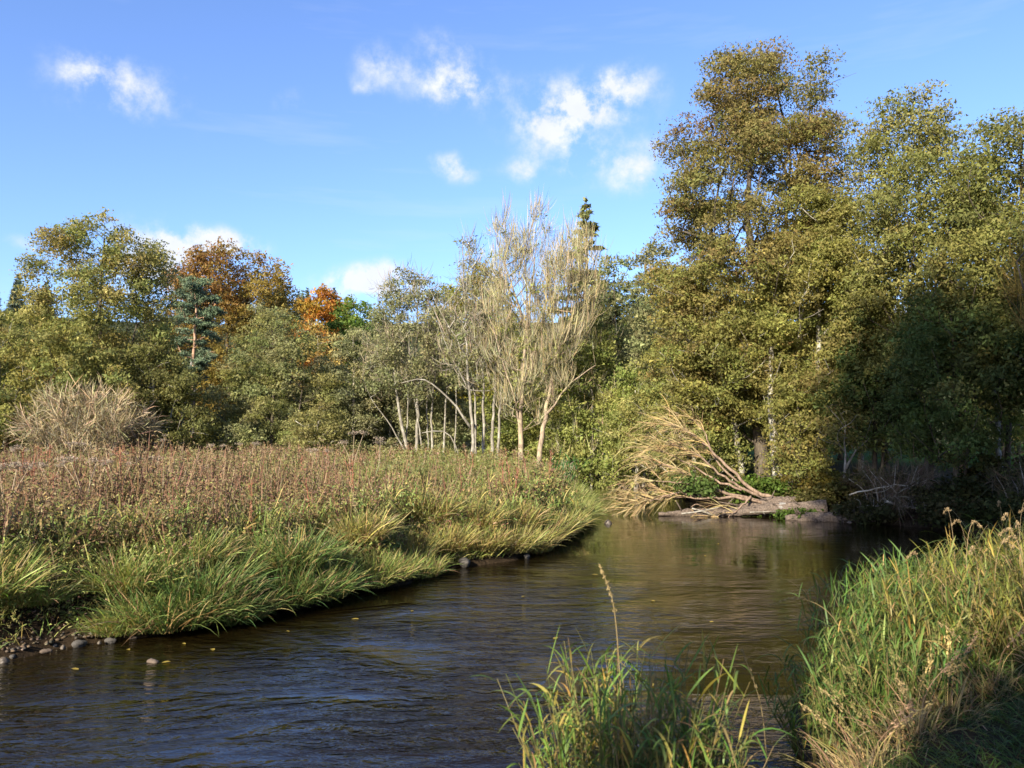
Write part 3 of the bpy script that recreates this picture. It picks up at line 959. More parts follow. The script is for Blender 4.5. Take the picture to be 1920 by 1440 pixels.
tree('alder_tree', 'golden green alder in front of the huge rusty one, on two pale lichened trunks', 'tree', (13.0, 33.4),
     [(2.2, 2.0), (4.2, 2.9), (7, 3.3), (9.5, 2.9), (11.2, 2.0), (12.4, .7)],
     [([(-1.9, 0, 0), (-2.1, 0, 3), (-2.0, 0, 6), (-1.2, 0, 9.5)], .21, .04), ([(-1.4, .2, 0), (-1.2, .2, 3), (-.8, 0, 7)], .15, .03), ([(0, .2, 0), (-.1, 0, 4), (0, 0, 8), (.2, 0, 11)], .19, .04)],
     180, .85, 120000, .092, ALDERGOLD, 39, bark=GREY, spray=.14, per=13, fill=.42, sh=.4, flat=.6)
tree('alder_tree', 'lower golden brown alder reaching out to the river bend side of the huge alder', 'tree', (9.4, 35.4),
     [(3.4, 1.8), (5.5, 2.6), (7.8, 2.4), (9.4, 1.3), (10.2, .4)],
     [([(1.0, .6, 0), (.6, .4, 3), (-.2, 0, 6), (-.6, 0, 9)], .17, .03)],
     100, .85, 42000, .105, ALDERGOLD + ALDERBROWN[:2], 40, bark=GREY, spray=.16, off=(-.9, 0))
tree('alder_tree', 'airy light olive alder with a ragged top and sky showing through', 'tree', (15.6, 30),
     [(4.0, 2.2), (7, 3.1), (10, 3.0), (12.2, 2.3), (14, 1.4), (15.1, .5)],
     [([(0, 0, 0), (.2, 0, 4), (0, .1, 8), (.2, 0, 14.4)], .2, .03), ([(.1, 0, 4.5), (.8, 0, 8), (1.2, 0, 11)], .1, .02)],
     160, .85, 80000, .098, [((.19, .185, .055), 5), ((.155, .165, .052), 4), ((.22, .19, .07), 2)], 41, bark=DARK, spray=.17, per=10)
tree('alder_tree', 'leafy olive alder at the end of the row beyond the airy one', 'tree', (17.6, 27),
     [(3.5, 2.4), (6.5, 3.0), (9, 2.8), (11.4, 2.0), (13.2, .8)],
     [([(0, 0, 0), (.1, 0, 4), (0, .1, 8), (.1, 0, 12.6)], .18, .03)],
     130, .85, 60000, .098, [((.175, .175, .05), 5), ((.14, .15, .05), 4), ((.21, .18, .055), 2)], 42, bark=DARK, spray=.17, per=10)
tree('willow_tree', 'yellow-twigged bare willow reaching in beside the end alder', 'tree', (16.2, 22.5),
     [(4.5, 1.0), (6, 1.7), (8, 2.0), (9.6, 1.2)],
     [([(0, 0, 0), (.1, 0, 3), (-.3, 0, 6), (-.9, 0, 9)], .16, .02), ([(0, 0, 3), (-1.0, 0, 5.0), (-1.8, 0, 7.2)], .08, .02)],
     40, .6, 0, .1, OLIVE, 43, bark=DARK, tip=.012, att=3, rise=1.0,
     twigs=dict(n=2600, length=1.3, width=.014, pal=[((.22, .15, .035), 5), ((.17, .12, .03), 3)], up=.8, spread=.4))
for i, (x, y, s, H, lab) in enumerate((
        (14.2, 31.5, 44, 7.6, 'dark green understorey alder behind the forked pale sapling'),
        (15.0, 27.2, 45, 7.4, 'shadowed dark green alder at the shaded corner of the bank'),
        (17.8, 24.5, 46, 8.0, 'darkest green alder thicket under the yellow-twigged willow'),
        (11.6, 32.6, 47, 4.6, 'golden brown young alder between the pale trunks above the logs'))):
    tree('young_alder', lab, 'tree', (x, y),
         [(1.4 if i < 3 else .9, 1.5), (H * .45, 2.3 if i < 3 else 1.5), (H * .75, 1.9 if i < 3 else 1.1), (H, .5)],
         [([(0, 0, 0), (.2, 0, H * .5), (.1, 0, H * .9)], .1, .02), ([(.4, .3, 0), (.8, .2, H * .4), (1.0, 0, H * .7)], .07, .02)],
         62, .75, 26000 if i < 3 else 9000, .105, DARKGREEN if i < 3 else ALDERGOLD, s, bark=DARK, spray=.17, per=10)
tree('sapling', 'forked pale lichened sapling at the edge of the shade', 'tree', (12.7, 30.6),
     [(1.8, .5), (2.8, .9), (3.6, .5)],
     [([(0, 0, 0), (0, 0, 1.0), (.05, 0, 1.6), (.1, .1, 2.6)], .085, .03, .02, .4), ([(.03, 0, 1.05), (.45, 0, 1.75), (1.1, 0, 2.3)], .06, .02, .02, .4)],
     16, .45, 1400, .085, ALDERBROWN, 48, bark=PALE, tip=.008)
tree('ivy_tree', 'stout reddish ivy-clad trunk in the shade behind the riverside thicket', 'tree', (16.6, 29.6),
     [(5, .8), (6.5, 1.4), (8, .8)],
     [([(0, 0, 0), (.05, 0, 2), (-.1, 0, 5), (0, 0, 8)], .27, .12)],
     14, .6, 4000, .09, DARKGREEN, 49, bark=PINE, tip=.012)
for k, (x, y, h, lean, lab) in enumerate(((17.4, 28.2, 7, .5, 'thin dark trunk next to the ivy-clad one'), (18.6, 30.5, 8, -.3, 'spotted grey trunk behind the shaded thicket'),
                                          (14.6, 33.5, 8, .2, 'slim trunk behind the forked sapling'))):
    tree('alder_tree', lab, 'tree', (x, y), [(h * .6, 1.0), (h * .8, 1.6), (h, .6)],
         [([(0, 0, 0), (lean * .5, 0, h * .5), (lean, 0, h)], .12, .04)], 20, .7, 6000, .095, DARKGREEN + OLIVE[:2], 60 + k, bark=GREY if k else DARK)

for i, (x, y, H, R, pal, lab) in enumerate((
        (-8.8, 57.5, 8.5, 2.8, OLIVEGREY, 'leafy olive bush seen through the stems of the grey-stemmed alder'),
        (-4.4, 56.5, 8.0, 2.6, OLIVEGREY, 'olive bush seen between the grey stems and the pale trunks'),
        (-.4, 55.5, 8.5, 2.6, YELGREEN, 'yellow-green bush behind the cluster of three pale trunks'),
        (2.2, 53.5, 8.0, 2.4, YELGREEN, 'yellow-green bush between the two bare willows'),
        (7.2, 46.5, 7.5, 2.4, YELGREEN, 'pale green bush on the far shore of the river bend'),
        (-13.6, 57.5, 6.5, 2.4, OLIVE, 'olive bush filling the gap beside the dome-shaped alder'))):
    tree('willow_bush', lab, 'bush', (x, y), [(.3, R * .8), (H * .3, R), (H * .6, R * .85), (H * .85, R * .5), (H, R * .2)],
         [([(0, 0, 0), (.1, 0, H * .4), (0, 0, H * .85)], .14, .03), ([(.4, 0, 0), (.9, 0, H * .5)], .09, .03)],
         70, .85, 20000, .14, pal, 140 + i, bark=GREY, spray=.18, fill=.5)
# bare shrub at the meadow's far edge
def bare_shrub(name, label, loc, n, R, H, seed, pal, width, droop=.4, stems=26, bark=GREY):
    rng = np.random.default_rng(seed)
    root = empty(name, (*loc, hz(*loc)), 0, label, 'shrub')
    G = Geo(); base, dirs = [], []
    for k in range(stems):
        a = rng.uniform(0, 6.28); tl = math.sqrt(rng.uniform(.02, 1))
        o = np.array([math.cos(a + rng.normal(0, .5)), math.sin(a + rng.normal(0, .5)), 0]) * R * tl * .5
        e = np.array([math.cos(a) * R * tl * .85, math.sin(a) * R * tl * .85, H * math.sqrt(max(.05, 1 - (tl * .88) ** 2)) * rng.uniform(.7, .92)])
        md = o * .6 + e * .4 + np.array([rng.normal(0, .15), rng.normal(0, .15), H * .12])
        P = smooth_line([o, md, e], 5)
        sweep(G, P, np.linspace(.035, .008, len(P)), 4)
        for i in range(1, len(P)):
            base.append(P[i]); dirs.append(nrm(P[i] - P[i - 1]))
    G.obj('stems', bark, root)
    G = Geo()
    base, dirs = np.array(base), np.array(dirs)
    k = rng.integers(0, len(base), n)
    d = dirs[k] * .55 + nrm(base[k] * np.array([1, 1, .6])) * .35 + rng.normal(0, .55, (n, 3))
    c = pick(rng, pal, n, .25)
    ribbons(G, base[k] + rng.normal(0, .12, (n, 3)), d, R * .24 * rng.uniform(.3, 1.25, n), droop * rng.uniform(-.6, 1.1, n), width * rng.uniform(.6, 1.3, n), c, c * .95, K=3, rng=rng)
    G.obj('twigs', TWIG, root)
    return root


bare_shrub('bare_shrub', 'wide leafless tan shrub at the far edge of the meadow', (-24.2, 45.5), 12000, 4.3, 5.2, 51, TANTWIG, .028, stems=70)
bare_shrub('bare_shrub', 'small tangled straw-coloured shrub at the foot of the bare willows', (2.4, 45.5), 2600, 2.0, 2.0, 52, WILLOWTWIG, .026, stems=12)
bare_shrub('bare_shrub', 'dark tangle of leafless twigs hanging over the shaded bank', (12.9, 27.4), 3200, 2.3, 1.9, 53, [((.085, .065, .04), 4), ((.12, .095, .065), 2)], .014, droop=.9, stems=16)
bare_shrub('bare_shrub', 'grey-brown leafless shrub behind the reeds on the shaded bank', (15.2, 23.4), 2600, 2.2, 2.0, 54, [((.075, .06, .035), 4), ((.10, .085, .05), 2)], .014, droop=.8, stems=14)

# ------------------------------------------------------------------ wood behind: a few shared crowns, each tree a copy of its own
fill_a = tree('woodland_tree', 'dim olive tree filling the wood behind the river bend', 'tree', (13.5, 58),
              [(1, 3.2), (5, 4.2), (9, 3.6), (11.5, 2.0), (12.8, .6)], [([(0, 0, 0), (.1, 0, 5), (0, 0, 11)], .2, .03)],
              70, 1.15, 13000, .22, OLIVE + GREENISH, 55, bark=DARK, group='trees of the wood behind the river bend')
for x, y, s, r in ((18, 62, 1.0, 1), (23, 56, .9, 2), (28, 60, 1.0, 3), (10, 68, 1.05, 4), (1, 72, 1.0, 5), (-6, 70, .95, 2.2), (17, 50, .62, .5), (22, 47, .6, 4.4),
                   (27, 44, .7, 1.7), (33, 52, 1.0, 3.6), (13, 46, .7, 2.6), (31, 38, .75, 5.3), (38, 46, .9, .3)):
    copy_thing(fill_a, (x, y, hz(x, y)), r, (s, s, s))
fill_b = tree('woodland_tree', 'dull green tree on the slope behind the meadow trees', 'tree', (-44, 72),
              [(.5, 3.4), (4, 4.2), (8, 3.4), (10.5, 1.9), (11.8, .6)], [([(0, 0, 0), (.1, 0, 5), (0, 0, 10)], .2, .03)],
              66, 1.15, 12000, .24, [((.13, .135, .04), 5), ((.11, .12, .036), 3), ((.17, .13, .04), 2)], 56, bark=DARK, group='trees on the slope behind the meadow')
for x, y, s, r in ((-34, 66, .8, 1), (-29, 61, .62, 2), (-21, 64, .72, 3.3), (-13, 66, .75, 4), (-8, 62, .7, 5), (-38, 58, .75, .4), (-41, 52, .75, 2.5), (-12, 76, 1.0, 1.2),
                   (-50, 82, 1.2, 1.9), (-58, 96, 1.5, .7), (-68, 106, 1.6, 3.9), (-24, 84, .9, 4.8), (-19, 60, .55, .9), (-45, 90, 1.25, 5.5), (-78, 128, 1.4, 2.2), (-92, 134, 1.4, 4.1), (-84, 116, 1.3, .2), (-30, 92, 1.0, .1), (-37, 100, 1.15, 3)):
    copy_thing(fill_b, (x, y, hz(x, y)), r, (s, s, s))
far = spruce('spruce_tree', 'small haze-paled spruce in the row on the distant wooded ridge', (-158, 252), 15, 3.0, 900, 1.5, 57, group='spruces on the distant ridge')
rgs = np.random.default_rng(58)
for k in range(64):
    if k < 30: x, y = rgs.uniform(-190, -150), rgs.uniform(205, 262)
    elif k < 56: x, y = rgs.uniform(-86, -58), rgs.uniform(215, 262)
    else: x, y = rgs.uniform(-200, -160), rgs.uniform(180, 210)
    s = rgs.uniform(.6, 1.1)
    copy_thing(far, (x, y, hz(x, y) - .3), rgs.uniform(0, 6), (s, s, s))
# tall alders on the bank behind the viewer, whose shade falls across the river on to the far right bank
shade = tree('alder_tree', 'tall high-crowned alder on the near bank throwing its shade over the far shore', 'tree', (-4.8, -5.0),
             [(9.8, 2.6), (12, 3.6), (17, 3.9), (21, 2.8), (24, 1.0)], [([(0, 0, 0), (.2, 0, 8), (0, 0, 21)], .35, .05)],
             120, 1.3, 26000, .24, OLIVE, 59, bark=DARK, spray=.3, group='alders on the near bank behind the path')
for x, y, s, r in ((.4, -6.0, 1.0, 2), (5.4, -5.0, 1.0, 4), (10.5, -4.0, .95, 1.1), (16, -1.5, .9, 3.0)):
    copy_thing(shade, (x, y, hz(x, y)), r, (s, s, s))
hazel = tree('hazel_bush', 'leafy hazel bush beside the path shading the near lawn', 'bush', (-.2, -4.6),
             [(1.5, 1.6), (3.5, 2.4), (5.2, 1.9), (6.4, .7)], [([(0, 0, 0), (.2, 0, 3), (0, 0, 5.5)], .1, .03)],
             60, .7, 9000, .16, GREENISH, 69, bark=DARK, group='hazel bushes beside the path')
for x, y, s, r in ((3.6, -3.8, .9, 2.0), (-1.8, -4.6, .8, 4.0), (7.5, -3.0, .8, 4.0)):
    copy_thing(hazel, (x, y, hz(x, y)), r, (s, s, s))


# ------------------------------------------------------------------ fallen willow and logs
def fallen():
    rng = np.random.default_rng(71)
    # logs
    def log(label, pts, rr, bare=None):
        root = empty('fallen_log', pts[0], 0, label, 'log')
        P = smooth_line(np.array(pts) - np.array(pts[0]), 9)
        R = np.interp(np.linspace(0, 1, len(P)), np.linspace(0, 1, len(rr)), rr)
        G = Geo()
        Q = P + rng.normal(0, .015, P.shape)
        lm = 1 + .16 * rng.normal(size=(len(Q), 14)) * .6 + .14 * np.sin(np.arange(14)[None] * .9 + np.arange(len(Q))[:, None] * .25)
        sweep(G, Q, R * (1 + rng.normal(0, .07, len(R))), 14, lump=lm)
        G.obj('bark', LOGM, root, smooth=True)
        if bare:
            i, j = bare
            G = Geo(); sweep(G, Q[i:j] + np.array([0, 0, .02]), R[i:j] * np.interp(np.arange(j - i), [0, 1, j - i - 2, j - i - 1], [.85, 1.03, 1.03, .9]), 14, lump=lm[i:j] * (1 + rng.normal(0, .05, (j - i, 14)))); G.obj('bare_wood', BARE, root, smooth=True)
        for k in range(5):
            b = P[rng.integers(2, len(P) - 2)]
            d = np.array([rng.normal(0, .4), -.3, rng.uniform(.2, .6)])
            G = Geo(); sweep(G, [b, b + d * .4, b + d], [.04, .03, .012], 5)
            G.obj('branch_stub', LOGM, root)
        return root
    log('long weathered log with a white debarked patch lying in the water', [(5.4, 29.6, .06), (6.6, 29.7, .10), (8.0, 29.6, .15), (9.6, 29.3, .27), (11.2, 28.6, .38)], [.07, .14, .18, .22, .25], (27, 31))
    log('dark half-sunken log at the edge of the shade', [(9.6, 28.2, .02), (10.8, 27.6, .12), (12.2, 27.0, .22)], [.14, .2, .22])
    log('short grey log stub behind the long weathered log', [(8.6, 30.3, .25), (9.6, 30.0, .45), (10.6, 29.8, .5)], [.12, .18, .2])
    # willow crown fallen over the water
    FALLTWIG = [((.36, .27, .135), 5), ((.30, .23, .12), 3), ((.40, .30, .13), 2)]
    base = np.array([10.4, 30.3, .45])
    root = empty('fallen_willow', base + np.array([-.5, 0, -.05]), 0, 'fallen bare willow, its straw-coloured branches fanning over the water', 'tree')
    limbs = [([(11.0, 30.6, .45), (9.8, 30.6, .9), (8.9, 30.8, 1.7), (8.1, 31.0, 2.6), (7.3, 31.0, 3.2), (6.5, 30.9, 3.45)], .085),
             ([(10.9, 30.9, .5), (9.4, 30.6, .95), (8.4, 30.6, 1.6), (7.4, 30.7, 2.4), (6.4, 30.7, 2.75)], .07),
             ([(10.6, 30.3, .4), (9.0, 30.2, .75), (7.8, 30.1, 1.15), (6.7, 30.2, 1.75), (5.9, 30.2, 1.9)], .075),
             ([(10.4, 30.0, .4), (8.8, 29.9, .72), (7.6, 29.9, .66), (6.4, 30.0, .75), (5.4, 30.1, .65)], .065),
             ([(10.0, 31.6, .7), (9.0, 31.4, 1.5), (8.2, 31.5, 2.5), (7.3, 31.6, 3.3)], .06),
             ([(9.2, 30.4, .95), (8.0, 30.8, 1.5), (6.9, 31.2, 2.2), (5.9, 31.3, 2.5)], .05),
             ([(9.4, 29.9, .75), (8.9, 29.5, .38), (8.3, 29.2, .02)], .05),
             ([(7.4, 30.0, .7), (6.6, 29.8, .9), (5.8, 29.8, .6), (5.0, 29.8, .35)], .04),
             ([(7.8, 30.1, 1.1), (6.8, 29.9, 1.25), (5.6, 29.9, 1.35)], .045),
             ([(8.4, 31.2, 2.2), (8.1, 31.3, 3.0), (7.7, 31.4, 3.7)], .04)]
    bs, ds = [], []
    for P, r in limbs:
        Q = smooth_line(np.array(P) - base, 5); Q[1:] += rng.normal(0, .03, (len(Q) - 1, 3))
        G = Geo(); sweep(G, Q, np.linspace(r, r * .22, len(Q)), 7); G.obj('limb', FALLB, root, smooth=True)
        for i in range(len(Q) * 11 // 20, len(Q)):
            w = 1 + 3 * (i / len(Q))
            for _ in range(int(w)):
                bs.append(Q[i]); ds.append(Q[i] - Q[i - 1])
    bs, ds = np.array(bs), nrm(np.array(ds))
    # branches first, then finer shoots on them
    n = 130
    k = rng.integers(0, len(bs), n)
    d = ds[k] * .6 + rng.normal(0, .30, (n, 3)) + np.array([-.55, -.05, .38])
    c = pick(rng, FALLTWIG, n, .15)
    G = Geo()
    L = rng.uniform(.4, 1.35, n)
    P = ribbons(Geo(), bs[k], d, L, rng.uniform(.0, .45, n), np.full(n, .03), c, c, K=5, rng=rng)
    for q in range(n):
        sweep(G, P[q], np.linspace(.026, .007, 6), 4, c[q])
    tag(G.obj('branches', TWIG, root), kind='stuff')
    G = Geo()
    m = 2600
    q = rng.integers(0, n, m); s = rng.integers(1, 6, m)
    b = P[q, s]; dd = nrm(P[q, s] - P[q, s - 1]) + rng.normal(0, .38, (m, 3)) + np.array([-.2, 0, .05])
    c = pick(rng, FALLTWIG, m, .22)
    ribbons(G, b, dd, rng.uniform(.25, .95, m), rng.uniform(.05, .6, m), rng.uniform(.010, .018, m), c, c, K=3, rng=rng)
    G.obj('twigs', TWIG, root)
    # driftwood and snags
    for lab, P, r, mt in (('forked grey branch sticking out over the dark water', [(11.0, 27.6, .25), (11.9, 27.2, .55), (12.6, 27.0, .6)], .035, PALE),
                          ('long pale snag lying along the shaded bank', [(12.4, 26.6, .75), (13.4, 26.4, .55), (14.2, 26.3, .75), (15.4, 26.2, .7), (16.2, 26, .6)], .05, GREY),
                          ('thin dead branch hanging above the pale snag', [(11.6, 27.6, .9), (13.0, 27.2, 1.25), (14.4, 27.0, 1.05), (15.4, 27.0, .9)], .03, GREY)):
        rt = empty('dead_branch', P[0], 0, lab, 'branch')
        Q = smooth_line(np.array(P) - np.array(P[0]), 5); Q[1:] += rng.normal(0, .02, (len(Q) - 1, 3))
        G = Geo(); sweep(G, Q, np.linspace(r, r * .35, len(Q)), 6); G.obj('stem', mt, rt)
        G = Geo()
        for k in range(9):
            b = Q[rng.integers(3, len(Q))]; e = np.array([rng.normal(0, .35), rng.normal(0, .3), rng.uniform(-.35, .5)])
            sweep(G, [b, b + e * .5 + rng.normal(0, .04, 3), b + e], [r * .4, r * .28, .004], 4)
        G.obj('twigs', mt, rt)
    for k in range(16):                       # driftwood sticks caught round the logs
        x, y = rng.uniform(5.8, 11.4), rng.uniform(28.8, 30.6)
        a = rng.normal(0, .6); ln = rng.uniform(.5, 1.5)
        z = max(hz(x, y), 0) + rng.uniform(.1, .35)
        dv = np.array([math.cos(a) * ln, math.sin(a) * ln * .4, rng.normal(.05, .18)])
        rt = empty('driftwood_stick', (x, y, z), 0, 'short driftwood stick caught among the fallen logs', 'branch', 'driftwood sticks round the logs')
        Q = smooth_line([np.zeros(3), dv * .5 + rng.normal(0, .06, 3), dv], 4)
        G = Geo(); sweep(G, Q, np.linspace(rng.uniform(.02, .045), .01, len(Q)), 5); G.obj('stem', (PALE, LOGM, FALLB)[k % 3], rt)
        b = Q[4]; e = b + rng.normal(0, .14, 3)
        G = Geo(); sweep(G, [b, e], [.012, .004], 4); G.obj('twig', (PALE, LOGM, FALLB)[k % 3], rt)
    # leafy clumps round the logs
    for name, lab, loc, H, R, n, pal, sz, sd in (
            ('bramble', 'bright green bramble mound on the bank above the long log', (9.9, 31.6), 1.5, 1.5, 5200, [((.085, .13, .022), 5), ((.065, .10, .018), 3), ((.12, .14, .035), 1)], .11, 72),
            ('bramble', 'golden green undergrowth under the pale trunks', (11.6, 31.0), 1.5, 1.5, 5200, [((.085, .085, .018), 4), ((.11, .085, .02), 3)], .10, 73),
            ('bramble', 'dim brown-green undergrowth under the forked sapling', (13.2, 29.6), 1.3, 1.7, 5200, [((.055, .06, .016), 4), ((.075, .06, .02), 3)], .10, 74),
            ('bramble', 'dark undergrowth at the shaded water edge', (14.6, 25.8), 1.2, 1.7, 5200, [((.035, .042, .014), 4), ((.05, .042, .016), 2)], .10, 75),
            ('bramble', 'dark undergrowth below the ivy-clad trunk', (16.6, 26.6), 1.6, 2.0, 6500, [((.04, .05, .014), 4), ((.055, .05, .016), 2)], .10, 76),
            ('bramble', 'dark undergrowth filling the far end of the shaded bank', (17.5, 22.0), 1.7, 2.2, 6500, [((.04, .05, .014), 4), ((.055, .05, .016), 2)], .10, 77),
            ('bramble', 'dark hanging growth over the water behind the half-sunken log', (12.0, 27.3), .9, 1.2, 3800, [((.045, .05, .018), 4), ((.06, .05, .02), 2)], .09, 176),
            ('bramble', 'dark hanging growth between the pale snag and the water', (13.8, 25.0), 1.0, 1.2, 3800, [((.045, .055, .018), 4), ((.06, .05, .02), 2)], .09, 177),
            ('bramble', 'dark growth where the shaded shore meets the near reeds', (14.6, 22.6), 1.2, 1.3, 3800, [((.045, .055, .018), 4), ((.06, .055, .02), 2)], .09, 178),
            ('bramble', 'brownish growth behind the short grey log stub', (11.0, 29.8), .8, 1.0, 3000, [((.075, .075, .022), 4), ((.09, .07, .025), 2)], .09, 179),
            ('bramble', 'low green growth at the water line below the long log', (10.2, 28.6), .45, .7, 1400, [((.06, .10, .02), 4), ((.09, .12, .02), 2)], .08, 78),
            ('leafy_clump', 'round clump of broad green leaves caught in the fallen willow', (6.75, 30.1), .75, .7, 900, [((.10, .15, .04), 4), ((.08, .12, .03), 3)], .11, 79)):
        rng2 = np.random.default_rng(sd)
        z = hz(*loc) if name == 'bramble' else .85
        rt = empty(name, (*loc, max(z, 0)), 0, lab, 'bush')
        nb = 26
        a = rng2.uniform(0, 6.28, nb); r = R * np.sqrt(rng2.uniform(0, 1, nb)) * .85
        bl = np.stack([r * np.cos(a), r * np.sin(a), H * rng2.uniform(.1, .8, nb) * (1 - .5 * (r / R) ** 2)], 1)
        G = Geo()
        for k in range(nb):
            sweep(G, [(bl[k][0] * .4, bl[k][1] * .4, 0), bl[k] * np.array([.7, .7, .7]), bl[k]], [.014, .01, .006], 4)
        G.obj('stems', DARK, rt)
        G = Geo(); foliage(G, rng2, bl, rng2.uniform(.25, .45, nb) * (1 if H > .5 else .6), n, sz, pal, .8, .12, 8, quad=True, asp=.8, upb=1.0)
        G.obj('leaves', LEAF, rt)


fallen()


# ------------------------------------------------------------------ the meadow: herbs and grasses nobody could count
def meadow_points(rng, n, y0, y1, u0=-.82, u1=.34, dmin=.35, power=1.0):
    """points in the meadow, thinning out with distance from the water's near reach"""
    Y = np.exp(rng.uniform(math.log(y0), math.log(y1), n)) if power == 1.0 else rng.uniform(y0, y1, n)
    X = rng.uniform(u0, u1, n) * Y
    H, dl, dr, wet, left = terrain(X, Y)
    m = left & ~wet & (dl > dmin)
    return X[m], Y[m], H[m], dl[m]


def lush(x, y):
    """0 where reddish herbs stand, 1 where grass takes over (patchy)"""
    return vnoise(x * .35, y * .22, 21) * .6 + vnoise(x * 1.1, y * .8, 22) * .4


def red_patch(x, y):
    return np.exp(-(((x - 1.6) / 1.5) ** 2 + ((y - 27.5) / 3.2) ** 2)) + .75 * sstep(1.5, 8, -x - .12 * y + 1.5)


RED = [((0.167, 0.091, 0.055), 5), ((0.197, 0.116, 0.076), 3), ((0.121, 0.071, 0.046), 3), ((0.233, 0.172, 0.106), 3)]
HERBGREEN = [((0.159, 0.171, 0.049), 5), ((0.122, 0.140, 0.041), 3), ((0.207, 0.189, 0.067), 3), ((0.220, 0.146, 0.073), 2)]
DRYGRASS = [((0.315, 0.235, 0.128), 4), ((0.263, 0.210, 0.090), 3), ((0.216, 0.204, 0.076), 3)]
FRESH = [((0.182, 0.241, 0.063), 4), ((0.147, 0.209, 0.052), 4), ((0.258, 0.275, 0.083), 3), ((0.344, 0.275, 0.099), 2)]
GOLDEN = [((0.309, 0.276, 0.086), 4), ((0.244, 0.251, 0.074), 4), ((0.401, 0.292, 0.116), 2), ((0.184, 0.218, 0.057), 2)]
DEEP = [((0.083, 0.138, 0.038), 5), ((0.113, 0.167, 0.044), 3), ((0.180, 0.190, 0.059), 2), ((0.300, 0.218, 0.086), 1)]


def herbs(name, label, n, pal_stem, pal_leaf, seed, red, hmin, hmax, nl=10):
    rng = np.random.default_rng(seed)
    X, Y, H, dl = meadow_points(rng, n, 9.6, 53, dmin=.75)
    l = lush(X, Y); rp = red_patch(X, Y)
    keep = rng.uniform(0, 1, len(X)) < (np.clip(.22 + .75 * rp + (.5 - l) * 3.2 + .12 * sstep(18, 35, Y), .03, 1) if red else np.clip(.55 + (l - .5) * 3.2, .10, 1))
    keep &= rng.uniform(0, 1, len(X)) < sstep(.5, 2.2, dl) + .06
    X, Y, H = X[keep], Y[keep], H[keep]
    N = len(X)
    ht = rng.uniform(hmin, hmax, N) * (.35 + .8 * vnoise(X * .8, Y * .5, 24) + .55 * vnoise(X * .25, Y * .16, 25))
    base = np.stack([X, Y, H - .05], 1)
    d = rng.normal(0, .24, (N, 3)); d[:, 2] = 1
    w = np.maximum(.008, .0009 * Y) * rng.uniform(.7, 1.3, N)
    cs = pick(rng, pal_stem, N, .2)
    G = Geo()
    P = ribbons(G, base, d, ht, np.full(N, .03), w * 1.6, cs, cs, K=3, rng=rng)
    k = np.repeat(np.arange(N), nl)
    t = rng.uniform(.25, 1.0, len(k)) ** .7
    pos = base[k] + nrm(d)[k] * (ht[k] * t)[:, None] + rng.normal(0, .075, (len(k), 3)) * np.array([1, 1, .5])
    size = np.maximum(.045, .0022 * Y[k]) * rng.uniform(.7, 1.9, len(k)) * (1.35 - .5 * t)
    c = pick(rng, pal_leaf, N, .15)[k] * .6 + pick(rng, pal_leaf, len(k), .2) * .4
    td = rng.normal(size=(len(k), 3)) * np.array([1, 1, .4]) + np.array([0, 0, .5 if red else .1])
    leaves(G, pos, size, c, rng, upb=.3, asp=.42 if red else .5, tdir=td)
    return tag(G.obj(name, HERB if red else GRASS), label, 'herbs', kind='stuff')


herbs('meadow_herbs', 'red-brown seeding dock and willowherb stalks crowding the meadow', 30000, RED, RED + [((.15, .135, .05), 7), ((.19, .165, .07), 3)], 81, True, .5, 1.2, 12)
herbs('meadow_undergrowth', 'dull green leafy herbs standing between the red-brown stalks', 36000, HERBGREEN, HERBGREEN, 82, False, .45, .95, 9)


def grass_field(name, label, X, Y, H, L, W, droop, pal, seed, lean=.35, K=3, toward=None, foot=.95, mat=None):
    rng = np.random.default_rng(seed)
    N = len(X)
    base = np.stack([X, Y, H - .04], 1)
    # neighbouring blades lean the same way: tufts laid over by wind and water
    a = rng.uniform(0, 6.283, N)
    ln = lean * (0.4 + 1.2 * vnoise(X * .8, Y * .8, seed + 2)) + np.abs(rng.normal(0, .12, N))
    d = np.stack([np.cos(a) * ln, np.sin(a) * ln, np.ones(N)], 1)
    if toward is not None:
        d[:, :2] += toward
    tuft = vnoise(X * 1.6, Y * 1.6, seed + 3)
    c = pick(rng, pal, N, .18) * (.8 + .4 * tuft)[:, None]
    G = Geo()
    ribbons(G, base, d, L * (.65 + .7 * tuft) * rng.uniform(.6, 1.25, N), droop * rng.uniform(.3, 1.5, N), W, c * foot, c, K=K, rng=rng)  # blade feet darkened a little, shade near the ground put into the colour
    return tag(G.obj(name, mat or GRASS), label, 'grass', kind='stuff')


rng = np.random.default_rng(83)
X, Y, H, dl = meadow_points(rng, 40000, 9.6, 52, dmin=.2)
m = rng.uniform(0, 1, len(X)) < np.clip(.2 + 1.3 * (lush(X, Y) - .35) - .4 * red_patch(X, Y), .05, 1)
X, Y, H = X[m], Y[m], H[m]
grass_field('meadow_grass', 'straw and green grass growing through the meadow herbs', X, Y, H, np.full(len(X), .8), np.maximum(.008, .0010 * Y), np.full(len(X), .25), GOLDEN + DRYGRASS + FRESH[:2], 84)

# grass hanging over the meadow bank, along the water
def bank_points(rng, n, lo, hi):
    X, Y, H, dl = meadow_points(rng, n, 9.2, 34, u0=-.85, u1=.16, dmin=-.01)
    m = (dl > lo) & (dl < hi)
    return X[m], Y[m], H[m], dl[m]


def bank_normal(X, Y, e=.25):
    g0 = seg_dist(X + e, Y, LEFT) - seg_dist(X - e, Y, LEFT)
    g1 = seg_dist(X, Y + e, LEFT) - seg_dist(X, Y - e, LEFT)
    v = np.stack([g0, g1], 1)
    return -v / np.maximum(np.linalg.norm(v, axis=1, keepdims=True), 1e-6)


